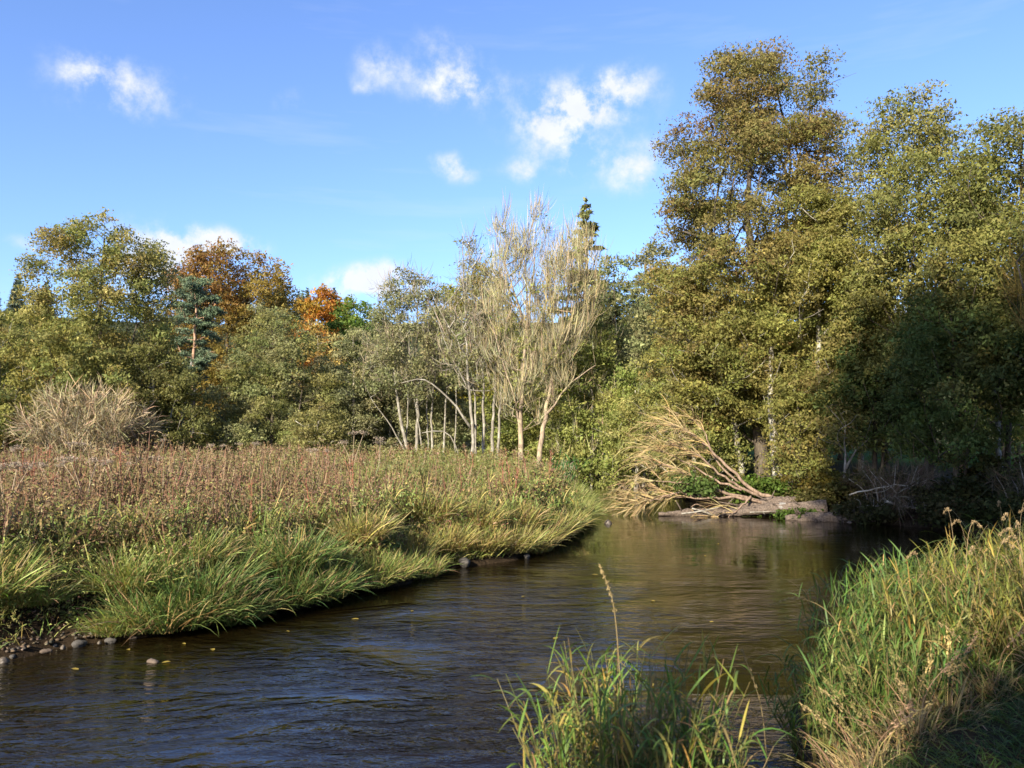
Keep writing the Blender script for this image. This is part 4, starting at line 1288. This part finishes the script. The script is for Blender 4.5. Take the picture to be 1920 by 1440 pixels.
rng = np.random.default_rng(85)
X, Y, H, dl = bank_points(rng, 260000, .10, 2.6)
gap = vnoise(X * .9, Y * .9, 77)
m = (rng.uniform(0, 1, len(X)) < np.clip(1.5 - .35 * dl, .2, 1) * np.clip(.25 + 2.0 * (gap - .2), .12, 1)) & ~((X < -5.5) & (X > -6.6) & (dl < .9) & (rng.uniform(0, 1, len(X)) < .85))
X, Y, H, dl = X[m], Y[m], H[m], dl[m]
tw = bank_normal(X, Y) * (.03 * np.clip(1.5 - dl, .1, 1.5))[:, None]
green = (X < -2.6 + rng.normal(0, .7, len(X))) | (Y > 24.5 + rng.normal(0, 1.5, len(X)))
for nm, lb, mk, pal, sd in (('bank_grass', 'green grass hanging over the meadow bank by the dark tussocks', green & (Y < 20), DEEP[1:3] + FRESH + GOLDEN, 86),
                            ('bank_grass', 'light green grass on the tip of the meadow at the river bend', green & (Y >= 20), [((.20, .235, .07), 4), ((.16, .205, .055), 3), ((.24, .235, .09), 2)], 87),
                            ('bank_grass', 'golden grass hanging over the sunny stretch of the meadow bank', ~green, GOLDEN + FRESH[:1] + DRYGRASS[:1], 88)):
    x, y, h = X[mk], Y[mk], H[mk]
    grass_field(nm, lb, x, y, h, np.full(len(x), .42), np.maximum(.010, .0010 * y), np.full(len(x), .35), pal, sd, lean=.5, toward=tw[mk], K=3)


rng = np.random.default_rng(185)
X, Y, H, dl = bank_points(rng, 110000, .25, 3.0)
keep = rng.uniform(0, 1, len(X)) < .25 + .75 * (vnoise(X * 1.2, Y * 1.2, 188) > .5)
X, Y, H, dl = X[keep], Y[keep], H[keep], dl[keep]
N = len(X); nl = 7
k = np.repeat(np.arange(N), nl)
ht = rng.uniform(.15, .75, N) * (.5 + vnoise(X, Y, 189))
pos = np.stack([X[k], Y[k], H[k] + ht[k] * rng.uniform(.2, 1.0, len(k))], 1) + rng.normal(0, .07, (len(k), 3))
G = Geo()
leaves(G, pos, np.maximum(.05, .004 * Y[k]) * rng.uniform(.6, 1.4, len(k)), pick(rng, GOLDEN + FRESH + HERBGREEN + RED[:2], N, .2)[k] * np.exp(rng.normal(0, .2, (len(k), 1))), rng, upb=.4, asp=.4)
tag(G.obj('bank_herbs', GRASS), 'small leafy herbs mixed into the grass of the meadow bank', 'herbs', kind='stuff')


# ------------------------------------------------------------------ tussocks and reed clumps, each a thing of its own
def tussock(name, label, group, pal, n, L, R, W, droop, seed, dry=.1, stalks=0):
    rng = np.random.default_rng(seed)
    root = empty(name, (0, 0, 0), 0, label, 'grass', group)
    a = rng.uniform(0, 6.283, n); r = R * np.sqrt(rng.uniform(0, 1, n))
    base = np.stack([r * np.cos(a), r * np.sin(a), np.zeros(n)], 1)
    a2 = a + rng.normal(0, 1.0, n)
    ln = .12 + .95 * (r / R) * rng.uniform(.2, 1.3, n)
    d = np.stack([np.cos(a2) * ln, np.sin(a2) * ln, np.ones(n)], 1)
    c = pick(rng, pal, n, .2)
    dm = rng.uniform(0, 1, n) < dry
    c[dm] = pick(rng, DRYGRASS, dm.sum(), .2)
    G = Geo()
    ribbons(G, base, d, L * rng.uniform(.35, 1.25, n), droop * rng.uniform(.1, 1.5, n), W * rng.uniform(.7, 1.3, n), c * np.array([1.06, .96, .9]), c, K=5, rng=rng)
    G.obj('blades', GRASS, root)
    if stalks:
        G = Geo()
        for k in range(stalks):
            a = rng.uniform(0, 6.28); h = L * rng.uniform(1.2, 1.7); q = rng.uniform(.15, .4)
            P = smooth_line([(0, 0, 0), (q * .3 * math.cos(a), q * .3 * math.sin(a), h * .6), (q * math.cos(a), q * math.sin(a), h)], 4)
            cc = pick(rng, DRYGRASS, 1, .2)[0]
            sweep(G, P, np.linspace(.0035, .002, len(P)), 3, cc)
            e = P[-1]; tdv = P[-1] - P[-2]
            leaves(G, e + rng.normal(0, .012, (40, 3)) - nrm(tdv) * rng.uniform(-.03, .18, (40, 1)), np.full(40, .028), np.tile(cc * 1.05, (40, 1)), rng, asp=.35, tdir=np.tile(tdv * 30, (40, 1)))
        G.obj('seed_stalks', HERB, root)
    return root


def reed(name, label, group, pal, nstem, R, Hs, nleaf, LL, W, seed, dry=.15, stalks=0, sway=(0, 0), splay=.38):
    """reed-canary clump: upright stems, each with long arching leaves set alternately"""
    rng = np.random.default_rng(seed)
    root = empty(name, (0, 0, 0), 0, label, 'grass', group)
    a = rng.uniform(0, 6.283, nstem); r = R * np.sqrt(rng.uniform(0, 1, nstem))
    base = np.stack([r * np.cos(a), r * np.sin(a), np.full(nstem, -.05)], 1)
    d = np.stack([np.cos(a) * r / R * splay + rng.normal(0, .10, nstem) + sway[0], np.sin(a) * r / R * splay + rng.normal(0, .10, nstem) + sway[1], np.ones(nstem)], 1)
    ht = Hs * rng.uniform(.6, 1.1, nstem)
    cs = pick(rng, [((.16, .15, .05), 3), ((.22, .16, .07), 2), ((.10, .125, .03), 3)], nstem, .15)
    G = Geo()
    P = ribbons(Geo(), base, d, ht, rng.uniform(.02, .12, nstem), np.full(nstem, .01), cs, cs, K=4, rng=rng)
    for k in range(nstem):
        sweep(G, P[k], [.005, .0045, .004, .003, .002], 3, cs[k])
    G.obj('stems', GRASS, root)
    G = Geo()
    k = np.repeat(np.arange(nstem), nleaf); N = len(k)
    t = (np.tile(np.arange(nleaf), nstem) + rng.uniform(.1, .9, N)) / nleaf
    t = .10 + .9 * t
    f = t * 4; i = np.minimum(f.astype(int), 3); fr = f - i
    b = P[k, i] * (1 - fr)[:, None] + P[k, i + 1] * fr[:, None]
    al = rng.uniform(0, 6.283, N)
    o = np.stack([np.cos(al), np.sin(al), np.zeros(N)], 1)
    dd = o * rng.uniform(.25, .8, N)[:, None] + UP * rng.uniform(.6, 1.2, N)[:, None]
    c = pick(rng, pal, N, .2)
    dm = rng.uniform(0, 1, N) < dry * (2.2 - 2.0 * t)
    c[dm] = pick(rng, [((.26, .19, .075), 4), ((.20, .125, .055), 2), ((.27, .20, .05), 2)], dm.sum(), .2)
    tw = np.stack([-o[:, 1], o[:, 0], np.zeros(N)], 1) + rng.normal(0, .35, (N, 3))
    ribbons(G, b, dd, LL * rng.uniform(.55, 1.25, N) * (.75 + .4 * t), rng.uniform(.05, .9, N) * np.where(dm, 1.5, 1), W * rng.uniform(.6, 1.25, N), c, c, K=6, twist=tw, rng=rng)
    G.obj('leaves', GRASS, root)
    if stalks:
        G = Geo()
        for q in range(stalks):
            aa = rng.uniform(2.4, 4.2); h = Hs * rng.uniform(1.15, 1.4); s = rng.uniform(.12, .4)
            bx = base[rng.integers(0, nstem)]
            Q = smooth_line([bx, bx + np.array([s * .3 * math.cos(aa), s * .3 * math.sin(aa), h * .75]), bx + np.array([s * .8 * math.cos(aa), s * .8 * math.sin(aa), h]), bx + np.array([s * 1.4 * math.cos(aa), s * 1.4 * math.sin(aa), h * .97])], 4)
            cc = np.array([.30, .22, .12])
            sweep(G, Q, np.linspace(.003, .0018, len(Q)), 3, cc)
            m = 70
            j = rng.integers(len(Q) * 2 // 3, len(Q), m)
            leaves(G, Q[j] + rng.normal(0, .006, (m, 3)), np.full(m, .022), np.tile(cc, (m, 1)), rng, asp=.35, tdir=np.tile(nrm(Q[-1] - Q[-3]) * 2, (m, 1)))
        G.obj('seed_stalks', HERB, root)
    return root


def put(proto, spots, scl=1.0, lab=None):
    rg = np.random.default_rng(len(spots) * 7 + 3)
    for i, s in enumerate(spots):
        x, y = s[0], s[1]; k = (s[2] if len(s) > 2 else 1) * scl
        z = max(hz(x, y) - .05, -.02)
        if i == 0:
            proto.location = (x, y, z); proto.rotation_euler = (0, 0, rg.uniform(0, 6.28)); proto.scale = (k, k, k)
        else:
            copy_thing(proto, (x, y, z), rg.uniform(0, 6.28), (k, k, k))


put(tussock('grass_tussock', 'large dark green tussock arching down to the water on the near meadow bank', 'dark tussocks of the near meadow bank', DEEP, 1500, .7, .55, .011, .42, 91, .08),
    [(-4.95, 11.75, 1.2), (-4.6, 12.1, 1.15), (-4.3, 12.3, 1.0), (-4.8, 12.3, 1.25), (-3.75, 13.25, 1.1), (-3.35, 13.6, 1.05), (-3.8, 13.8, 1.15)])
put(tussock('grass_tussock', 'yellow-green tussock of fine arching grass on the meadow bank', 'yellow-green tussocks of the meadow bank', FRESH, 1100, .62, .5, .011, .36, 92, .2),
    [(-5.45, 11.35, .8), (-5.25, 11.6, 1.0), (-5.6, 11.9, 1.15), (-6.9, 10.6, 1.1), (-7.4, 10.2, 1.0), (-6.5, 11.0, .8), (-2.4, 15.3, 1.0), (-2.75, 15.0, 1.1), (-1.95, 16.3, 1.0), (-4.6, 13.4, 1.1), (-3.7, 14.8, 1.2), (-5.1, 12.9, 1.1), (-7.9, 10.6, 1.2)])
put(tussock('grass_tussock', 'golden bleached tussock on the sunny meadow bank', 'golden tussocks of the meadow bank', GOLDEN, 1000, .7, .5, .013, .36, 93, .35),
    [(-1.5, 17.9, 1.1), (-.7, 18.4, 1.0), (-.1, 19.0, 1.15), (.4, 19.8, 1.1), (.6, 20.7, 1.15), (.9, 21.7, 1.1), (-2.2, 17.2, 1.1), (-.9, 19.2, 1.2), (.1, 20.6, 1.2), (-3.0, 15.7, 1.1), (1.3, 23.2, 1.2), (-1.9, 18.6, 1.2)])
put(tussock('grass_tussock', 'light green tussock on the tip of the meadow at the river bend', 'light green tussocks at the river bend', [((.21, .24, .07), 4), ((.17, .21, .055), 3), ((.25, .245, .09), 2)], 900, .72, .5, .018, .34, 94, .12),
    [(1.4, 23.4, 1.0), (1.6, 24.6, 1.0), (1.8, 25.8, 1.1), (2.1, 27.2, 1.1), (2.3, 28.4, 1.1), (2.4, 30.2, 1.1), (2.4, 32, 1.2), (1.2, 22.8, .9), (1.5, 26.2, 1.1), (2.0, 29.8, 1.2), (2.2, 33.5, 1.2)])
put(reed('reed_clump', 'broad-leaved yellow-green reed grass standing in the meadow bank', 'reed grass of the meadow bank', GOLDEN + FRESH, 26, .35, .85, 6, .42, .024, 95, .18),
    [(-1.2, 18.9), (.5, 21.4, 1.1), (-.3, 20.2, 1.1), (.9, 23.4, 1.1), (-2.3, 18.2), (-2.9, 16.8), (-4.4, 14.4), (-5.8, 12.7), (-1.0, 21.5, 1.1), (1.6, 25.4, 1.2), (-3.9, 15.8), (-6.8, 11.8), (.2, 23.2, 1.1)])
put(reed('sedge_clump', 'tall deep green sedge clump at the far end of the meadow by the water', None, [((.03, .10, .02), 4), ((.045, .13, .03), 3)], 60, .5, 1.6, 6, .55, .04, 96, .02), [(2.2, 38.5, 1.1)])

# the near bank
put(reed('reed_clump', 'reed grass clump with yellowed leaves standing alone at the water, before the river', None, [((.10, .17, .03), 5), ((.13, .19, .04), 4), ((.24, .22, .055), 3), ((.32, .23, .055), 2)], 250, .32, 1.14, 9, .24, .0125, 97, .3, 0, splay=.22), [(.60, 4.4, 1.0)])
put(reed('reed_clump', 'darker green reed grass clump leaning against the yellowed one', None, [((.07, .13, .028), 5), ((.10, .16, .036), 4), ((.2, .17, .05), 1)], 130, .17, .86, 9, .2, .011, 98, .25, 0, splay=.1), [(.98, 4.55, 1.0)])
lushr = reed('reed_clump', 'lush green reed grass at the water on the near bank', 'lush reed grass on the near bank', [((.07, .122, .025), 5), ((.095, .145, .03), 4), ((.14, .16, .04), 3)], 84, .34, .80, 8, .29, .0135, 99, .15, 0)
put(lushr, [(2.62, 6.55, .95), (2.95, 7.05, .95), (3.2, 6.7, .95), (3.3, 7.6, 1.0), (3.75, 7.6, 1.0), (3.7, 8.3, 1.05), (4.2, 8.4, 1.05), (4.3, 9.1, 1.1), (4.9, 9.6, 1.15), (5.5, 10.4, 1.2), (6.3, 11.2, 1.2)])
gold = reed('reed_clump', 'golden-leaved reed grass with dry lower leaves on the near bank', 'golden reed grass on the near bank', [((.16, .165, .034), 5), ((.12, .145, .03), 4), ((.21, .175, .042), 3)], 84, .36, .86, 8, .28, .0135, 100, .38, 2)
put(gold, [(4.05, 7.5, 1.0), (4.6, 8.0, 1.05), (4.7, 7.3, 1.0), (5.1, 8.5, 1.1), (5.3, 7.8, 1.0), (5.5, 9.3, 1.1), (5.9, 8.7, 1.1), (6.2, 9.6, 1.15), (6.7, 9.0, 1.1), (7.0, 10.2, 1.15), (5.9, 7.9, .95), (7.6, 9.6, 1.1), (8.2, 11.0, 1.2), (7.4, 11.6, 1.2)])
dryt = tussock('grass_tussock', 'withered straw-brown tussock at the foot of the near reeds', 'withered tussocks on the near bank', DRYGRASS + [((.16, .11, .06), 3)], 240, .42, .25, .007, .6, 101, .7, 5)
put(dryt, [(2.3, 5.35, 1.0), (2.55, 5.7, 1.0), (2.9, 5.9, 1.0), (3.3, 6.2, 1.0), (3.9, 6.6, 1.0), (4.5, 6.7, .9)])

rng = np.random.default_rng(102)
n = 30000
Y = rng.uniform(2.6, 10, n); X = rng.uniform(.2, .85, n) * Y
H, dl, dr, wet, left = terrain(X, Y)
m = ~wet & ~left & (dr > .35)
X, Y, H = X[m], Y[m], H[m]
grass_field('lawn_grass', 'rough green grass of the near bank under the reeds', X, Y, H, np.full(len(X), .24), np.full(len(X), .006), np.full(len(X), .5), [((.055, .105, .02), 5), ((.075, .12, .025), 4), ((.10, .13, .03), 2), ((.17, .14, .06), 1)], 103, lean=.6, K=3)


def stalks():
    rng = np.random.default_rng(110)
    # single tall seeding grass stalks
    for lab, P in (('tall single straw grass stalk rising from the yellowed reed clump', [(.62, 4.55, .9), (.60, 4.56, 1.45), (.57, 4.58, 1.8), (.50, 4.6, 2.0)]),
                   ('thin bent seed stalk leaning over the water beside the lush reeds', [(1.62, 5.2, .5), (1.60, 5.25, 1.0), (1.50, 5.3, 1.35)]),
                   ('arched dry seed stalk reaching out from the lush reeds', [(3.1, 7.2, .6), (2.85, 7.2, 1.15), (2.55, 7.2, 1.32), (2.3, 7.2, 1.26)])):
        rt = empty('grass_stalk', P[0], 0, lab, 'grass stalk')
        Q = smooth_line(np.array(P) - np.array(P[0]), 6)
        G = Geo(); c = np.array([.25, .19, .09]); sweep(G, Q, np.linspace(.004, .002, len(Q)), 4, c); G.obj('stem', HERB, rt)
        m = 90; j = rng.integers(len(Q) * 3 // 5, len(Q), m); G = Geo()
        leaves(G, Q[j] + rng.normal(0, .004, (m, 3)), np.full(m, .022), np.tile(c * 1.1, (m, 1)), rng, asp=.3, tdir=np.tile(nrm(Q[-1] - Q[-5]) * 2, (m, 1)))
        tag(G.obj('seed_head', HERB, rt), kind='stuff')
    # dry umbels in the meadow
    for lab, x, y, h, n in (('pale dry hogweed with flat grey seed heads on forked stems in the meadow', -4.9, 24.5, 1.45, 3), ('taller pale hogweed skeleton beside the forked one', -4.2, 25.2, 1.5, 2),
                            ('bleached thistle tuft far out in the meadow', -11.0, 33, 1.3, 3), ('bleached seed head at the foot of the dense olive bush', -19.0, 43, 1.5, 3)):
        rt = empty('dry_hogweed', (x, y, hz(x, y)), 0, lab, 'plant')
        G = Geo(); U = Geo(); c = np.array([.34, .27, .18])
        for k in range(n):
            tip = np.array([rng.normal(0, .35), rng.normal(0, .15), h * rng.uniform(.85, 1.05)])
            P = smooth_line([(0, 0, 0), (tip[0] * .3, 0, h * .55), tip], 4)
            sweep(G, P, np.linspace(.016, .008, len(P)), 4, c)
            for r in range(14):
                e = tip + np.array([rng.normal(0, .07), rng.normal(0, .07), rng.uniform(.05, .12)])
                sweep(G, [tip, e], [.004, .003], 3, c)
                leaves(U, e + rng.normal(0, .025, (10, 3)), np.full(10, .032), pick(rng, [((.26, .21, .16), 1)], 10), rng)
        G.obj('stem', HERB, rt); tag(U.obj('umbels', HERB, rt), kind='stuff')
    rt = empty('dock_stalk', (-4.55, 14.0, hz(-4.55, 14)), 0, 'single reddish dock stalk standing clear above the bank grass', 'plant')
    G = Geo(); c = np.array([.22, .10, .06])
    sweep(G, [(0, 0, 0), (.01, 0, .5), (.0, 0, 1.15)], [.010, .009, .006], 5, c)
    sweep(G, [(0, 0, .92), (-.1, 0, 1.12)], [.005, .003], 4, c); sweep(G, [(0, 0, .98), (.04, 0, 1.2)], [.005, .003], 4, c)
    G.obj('stem', HERB, rt)
    G = Geo(); leaves(G, np.array([0, 0, .6]) + rng.normal(0, 1, (60, 3)) * np.array([.02, .02, .3]), np.full(60, .04), np.tile(c, (60, 1)), rng); tag(G.obj('seed_head', HERB, rt), kind='stuff')


stalks()
rgs = np.random.default_rng(111)
dock = [o for o in bpy.data.objects if o.name.startswith('dock_stalk')][0]
hog = [o for o in bpy.data.objects if o.name.startswith('dry_hogweed')][2]
nd = 0
while nd < 42:
    y = math.exp(rgs.uniform(math.log(12.5), math.log(40))); x = rgs.uniform(-.66, .1) * y
    h_, a_, b_, w_, l_ = terrain(np.array([x]), np.array([y]))
    if w_[0] or not l_[0] or a_[0] < 1.2: continue
    k = rgs.uniform(.8, 1.3)
    if nd % 4:
        o = copy_thing(dock, (x, y, h_[0]), rgs.uniform(0, 6), (k * 1.6, k * 1.6, k), 'tall red-brown dock spike sticking out of the meadow herbs', 'dock spikes in the meadow')
    else:
        o = copy_thing(hog, (x, y, h_[0]), rgs.uniform(0, 6), (k * .8, k * .8, k * .85), 'pale dry seed head above the meadow herbs', 'dry seed heads in the meadow')
    o.rotation_euler[0] = rgs.normal(0, .1)
    nd += 1


def stones():
    rng = np.random.default_rng(120)
    ST = [plain_mat('tan_stone', (.10, .072, .05)), plain_mat('grey_stone', (.065, .058, .05)), plain_mat('dark_wet_stone', (.10, .08, .06), .4)]
    t = (1 + 5 ** .5) / 2
    import bmesh
    protos = []
    for k in range(3):
        bm = bmesh.new(); bmesh.ops.create_icosphere(bm, subdivisions=3, radius=1)
        ph = rng.uniform(0, 6, 6)
        for v in bm.verts:
            p = v.co
            f = 1 + .18 * math.sin(2.3 * p.x + ph[0]) + .15 * math.sin(2.9 * p.y + ph[1]) + .12 * math.sin(3.1 * p.z + ph[2]) + .06 * math.sin(7 * p.x + 5 * p.y + ph[3])
            v.co = Vector((p.x * f, p.y * f * .8, p.z * f * .6))
        me = bpy.data.meshes.new('stone'); bm.to_mesh(me); bm.free()
        for p in me.polygons: p.use_smooth = True
        me.materials.append(ST[k]); protos.append(me)

    def stone(lab, x, y, r, k, z=None, g=None):
        o = bpy.data.objects.new('stone', protos[k]); col.objects.link(o)
        o.location = (x, y, (hz(x, y) if z is None else z) + r * .2); o.scale = (r, r, r); o.rotation_euler = (0, 0, rng.uniform(0, 6))
        tag(o, lab, 'stone', g)
    for x, y, r, k in ((-6.12, 10.35, .09, 0), (-5.95, 10.45, .07, 0), (-5.75, 10.75, .10, 1), (-5.45, 11.05, .08, 1), (-6.25, 10.2, .06, 1), (-6.4, 10.1, .08, 2), (-5.85, 10.55, .05, 2), (-5.2, 11.3, .05, 0), (-4.85, 11.45, .07, 1),
                       (-6.05, 10.6, .06, 1), (-6.3, 10.35, .05, 0), (-5.6, 10.85, .04, 2)):
        stone(('tan stone', 'grey stone', 'dark wet stone')[k] + ' among the stones at the bare corner of the meadow bank', x + rng.normal(0, .06), y + rng.normal(0, .08), r * .85, k, rng.uniform(-.01, .05), 'stones at the corner of the meadow bank')
    stone('pale stone breaking the water in the near reach', -4.42, 10.05, .07, 0, -.01)
    stone('rounded boulder on the mud below the golden bank grass', -1.0, 17.5, .16, 1, .06)
    stone('small flat stone further along the mud below the golden grass', .35, 18.8, .10, 1, .02)
    stone('dark stone in the shallows off the tip of the meadow', 3.2, 26.8, .16, 2, -.02)
    stone('small white scrap of litter at the shaded water edge', 11.1, 26.5, .09, 0, .05)  # litter scrap, drawn with the tan stone mesh



stones()


def gravel():
    rng = np.random.default_rng(121)
    G = Geo()
    O = np.array([(1, 0, 0), (-1, 0, 0), (0, 1, 0), (0, -1, 0), (0, 0, 1), (0, 0, -1)], float)
    F = [[0, 2, 4], [2, 1, 4], [1, 3, 4], [3, 0, 4], [2, 0, 5], [1, 2, 5], [3, 1, 5], [0, 3, 5]]
    P = LEFT[5:9]
    for k in range(420):
        t = rng.uniform(0, 2.99); i = int(t); q = P[i] * (1 - t + i) + P[i + 1] * (t - i)
        x, y = q[0] + rng.normal(-.05, .16), q[1] + rng.normal(.05, .16)
        r = rng.uniform(.012, .045)
        a = rng.uniform(0, 6.28); c, sn = math.cos(a), math.sin(a)
        V = O * r * rng.uniform(.6, 1.3, (6, 1)) * np.array([1.2, .9, .6])
        V = np.stack([V[:, 0] * c - V[:, 1] * sn, V[:, 0] * sn + V[:, 1] * c, V[:, 2]], 1)
        G.add(V + np.array([x, y, max(hz(x, y), -.03) + r * .2]), T=F, C=pick(rng, [((.12, .09, .06), 3), ((.08, .07, .055), 3), ((.18, .14, .10), 1)], 1)[0])
    tag(G.obj('gravel', HERB), 'wet gravel at the bare corner of the meadow bank', 'gravel', kind='stuff')


gravel()


def floating_leaves():
    rng = np.random.default_rng(130)
    G = Geo()
    V = np.array([(-.5, 0, .006), (-.2, .28, .012), (.25, .24, .016), (.6, 0, .006), (.25, -.24, .014), (-.2, -.28, .010), (0, 0, .004)])
    T = [[6, i, (i + 1) % 6] for i in range(6)][::1]
    G.add(V * np.array([.09, .09, 1]), T=[[a, c, b] for a, b, c in T], C=(.36, .27, .06))
    me = G.mesh('floating_leaf', LEAF)
    spots = [(-4.25, 10.0), (-4.4, 10.9), (-5.2, 9.7), (-3.2, 11.6), (-2.4, 12.4), (-1.6, 13.0), (.6, 11.2), (1.7, 16.5), (2.4, 13.8), (1.55, 9.1), (2.1, 8.2), (1.2, 10.1), (4.6, 19.2), (3.0, 12.2), (-3.9, 10.6), (-5.0, 10.6), (5.5, 21.5), (.2, 14.2), (6.5, 29.0), (7.4, 28.9), (6.9, 28.6)]
    for i, (x, y) in enumerate(spots):
        o = bpy.data.objects.new('floating_leaf', me); col.objects.link(o)
        s = rng.uniform(.7, 1.5)
        o.location = (x, y, .004); o.rotation_euler = (0, 0, rng.uniform(0, 6)); o.scale = (s, s, 1)
        tag(o, 'small yellow leaf floating on the brown water', 'leaf', 'fallen leaves floating on the river')


floating_leaves()
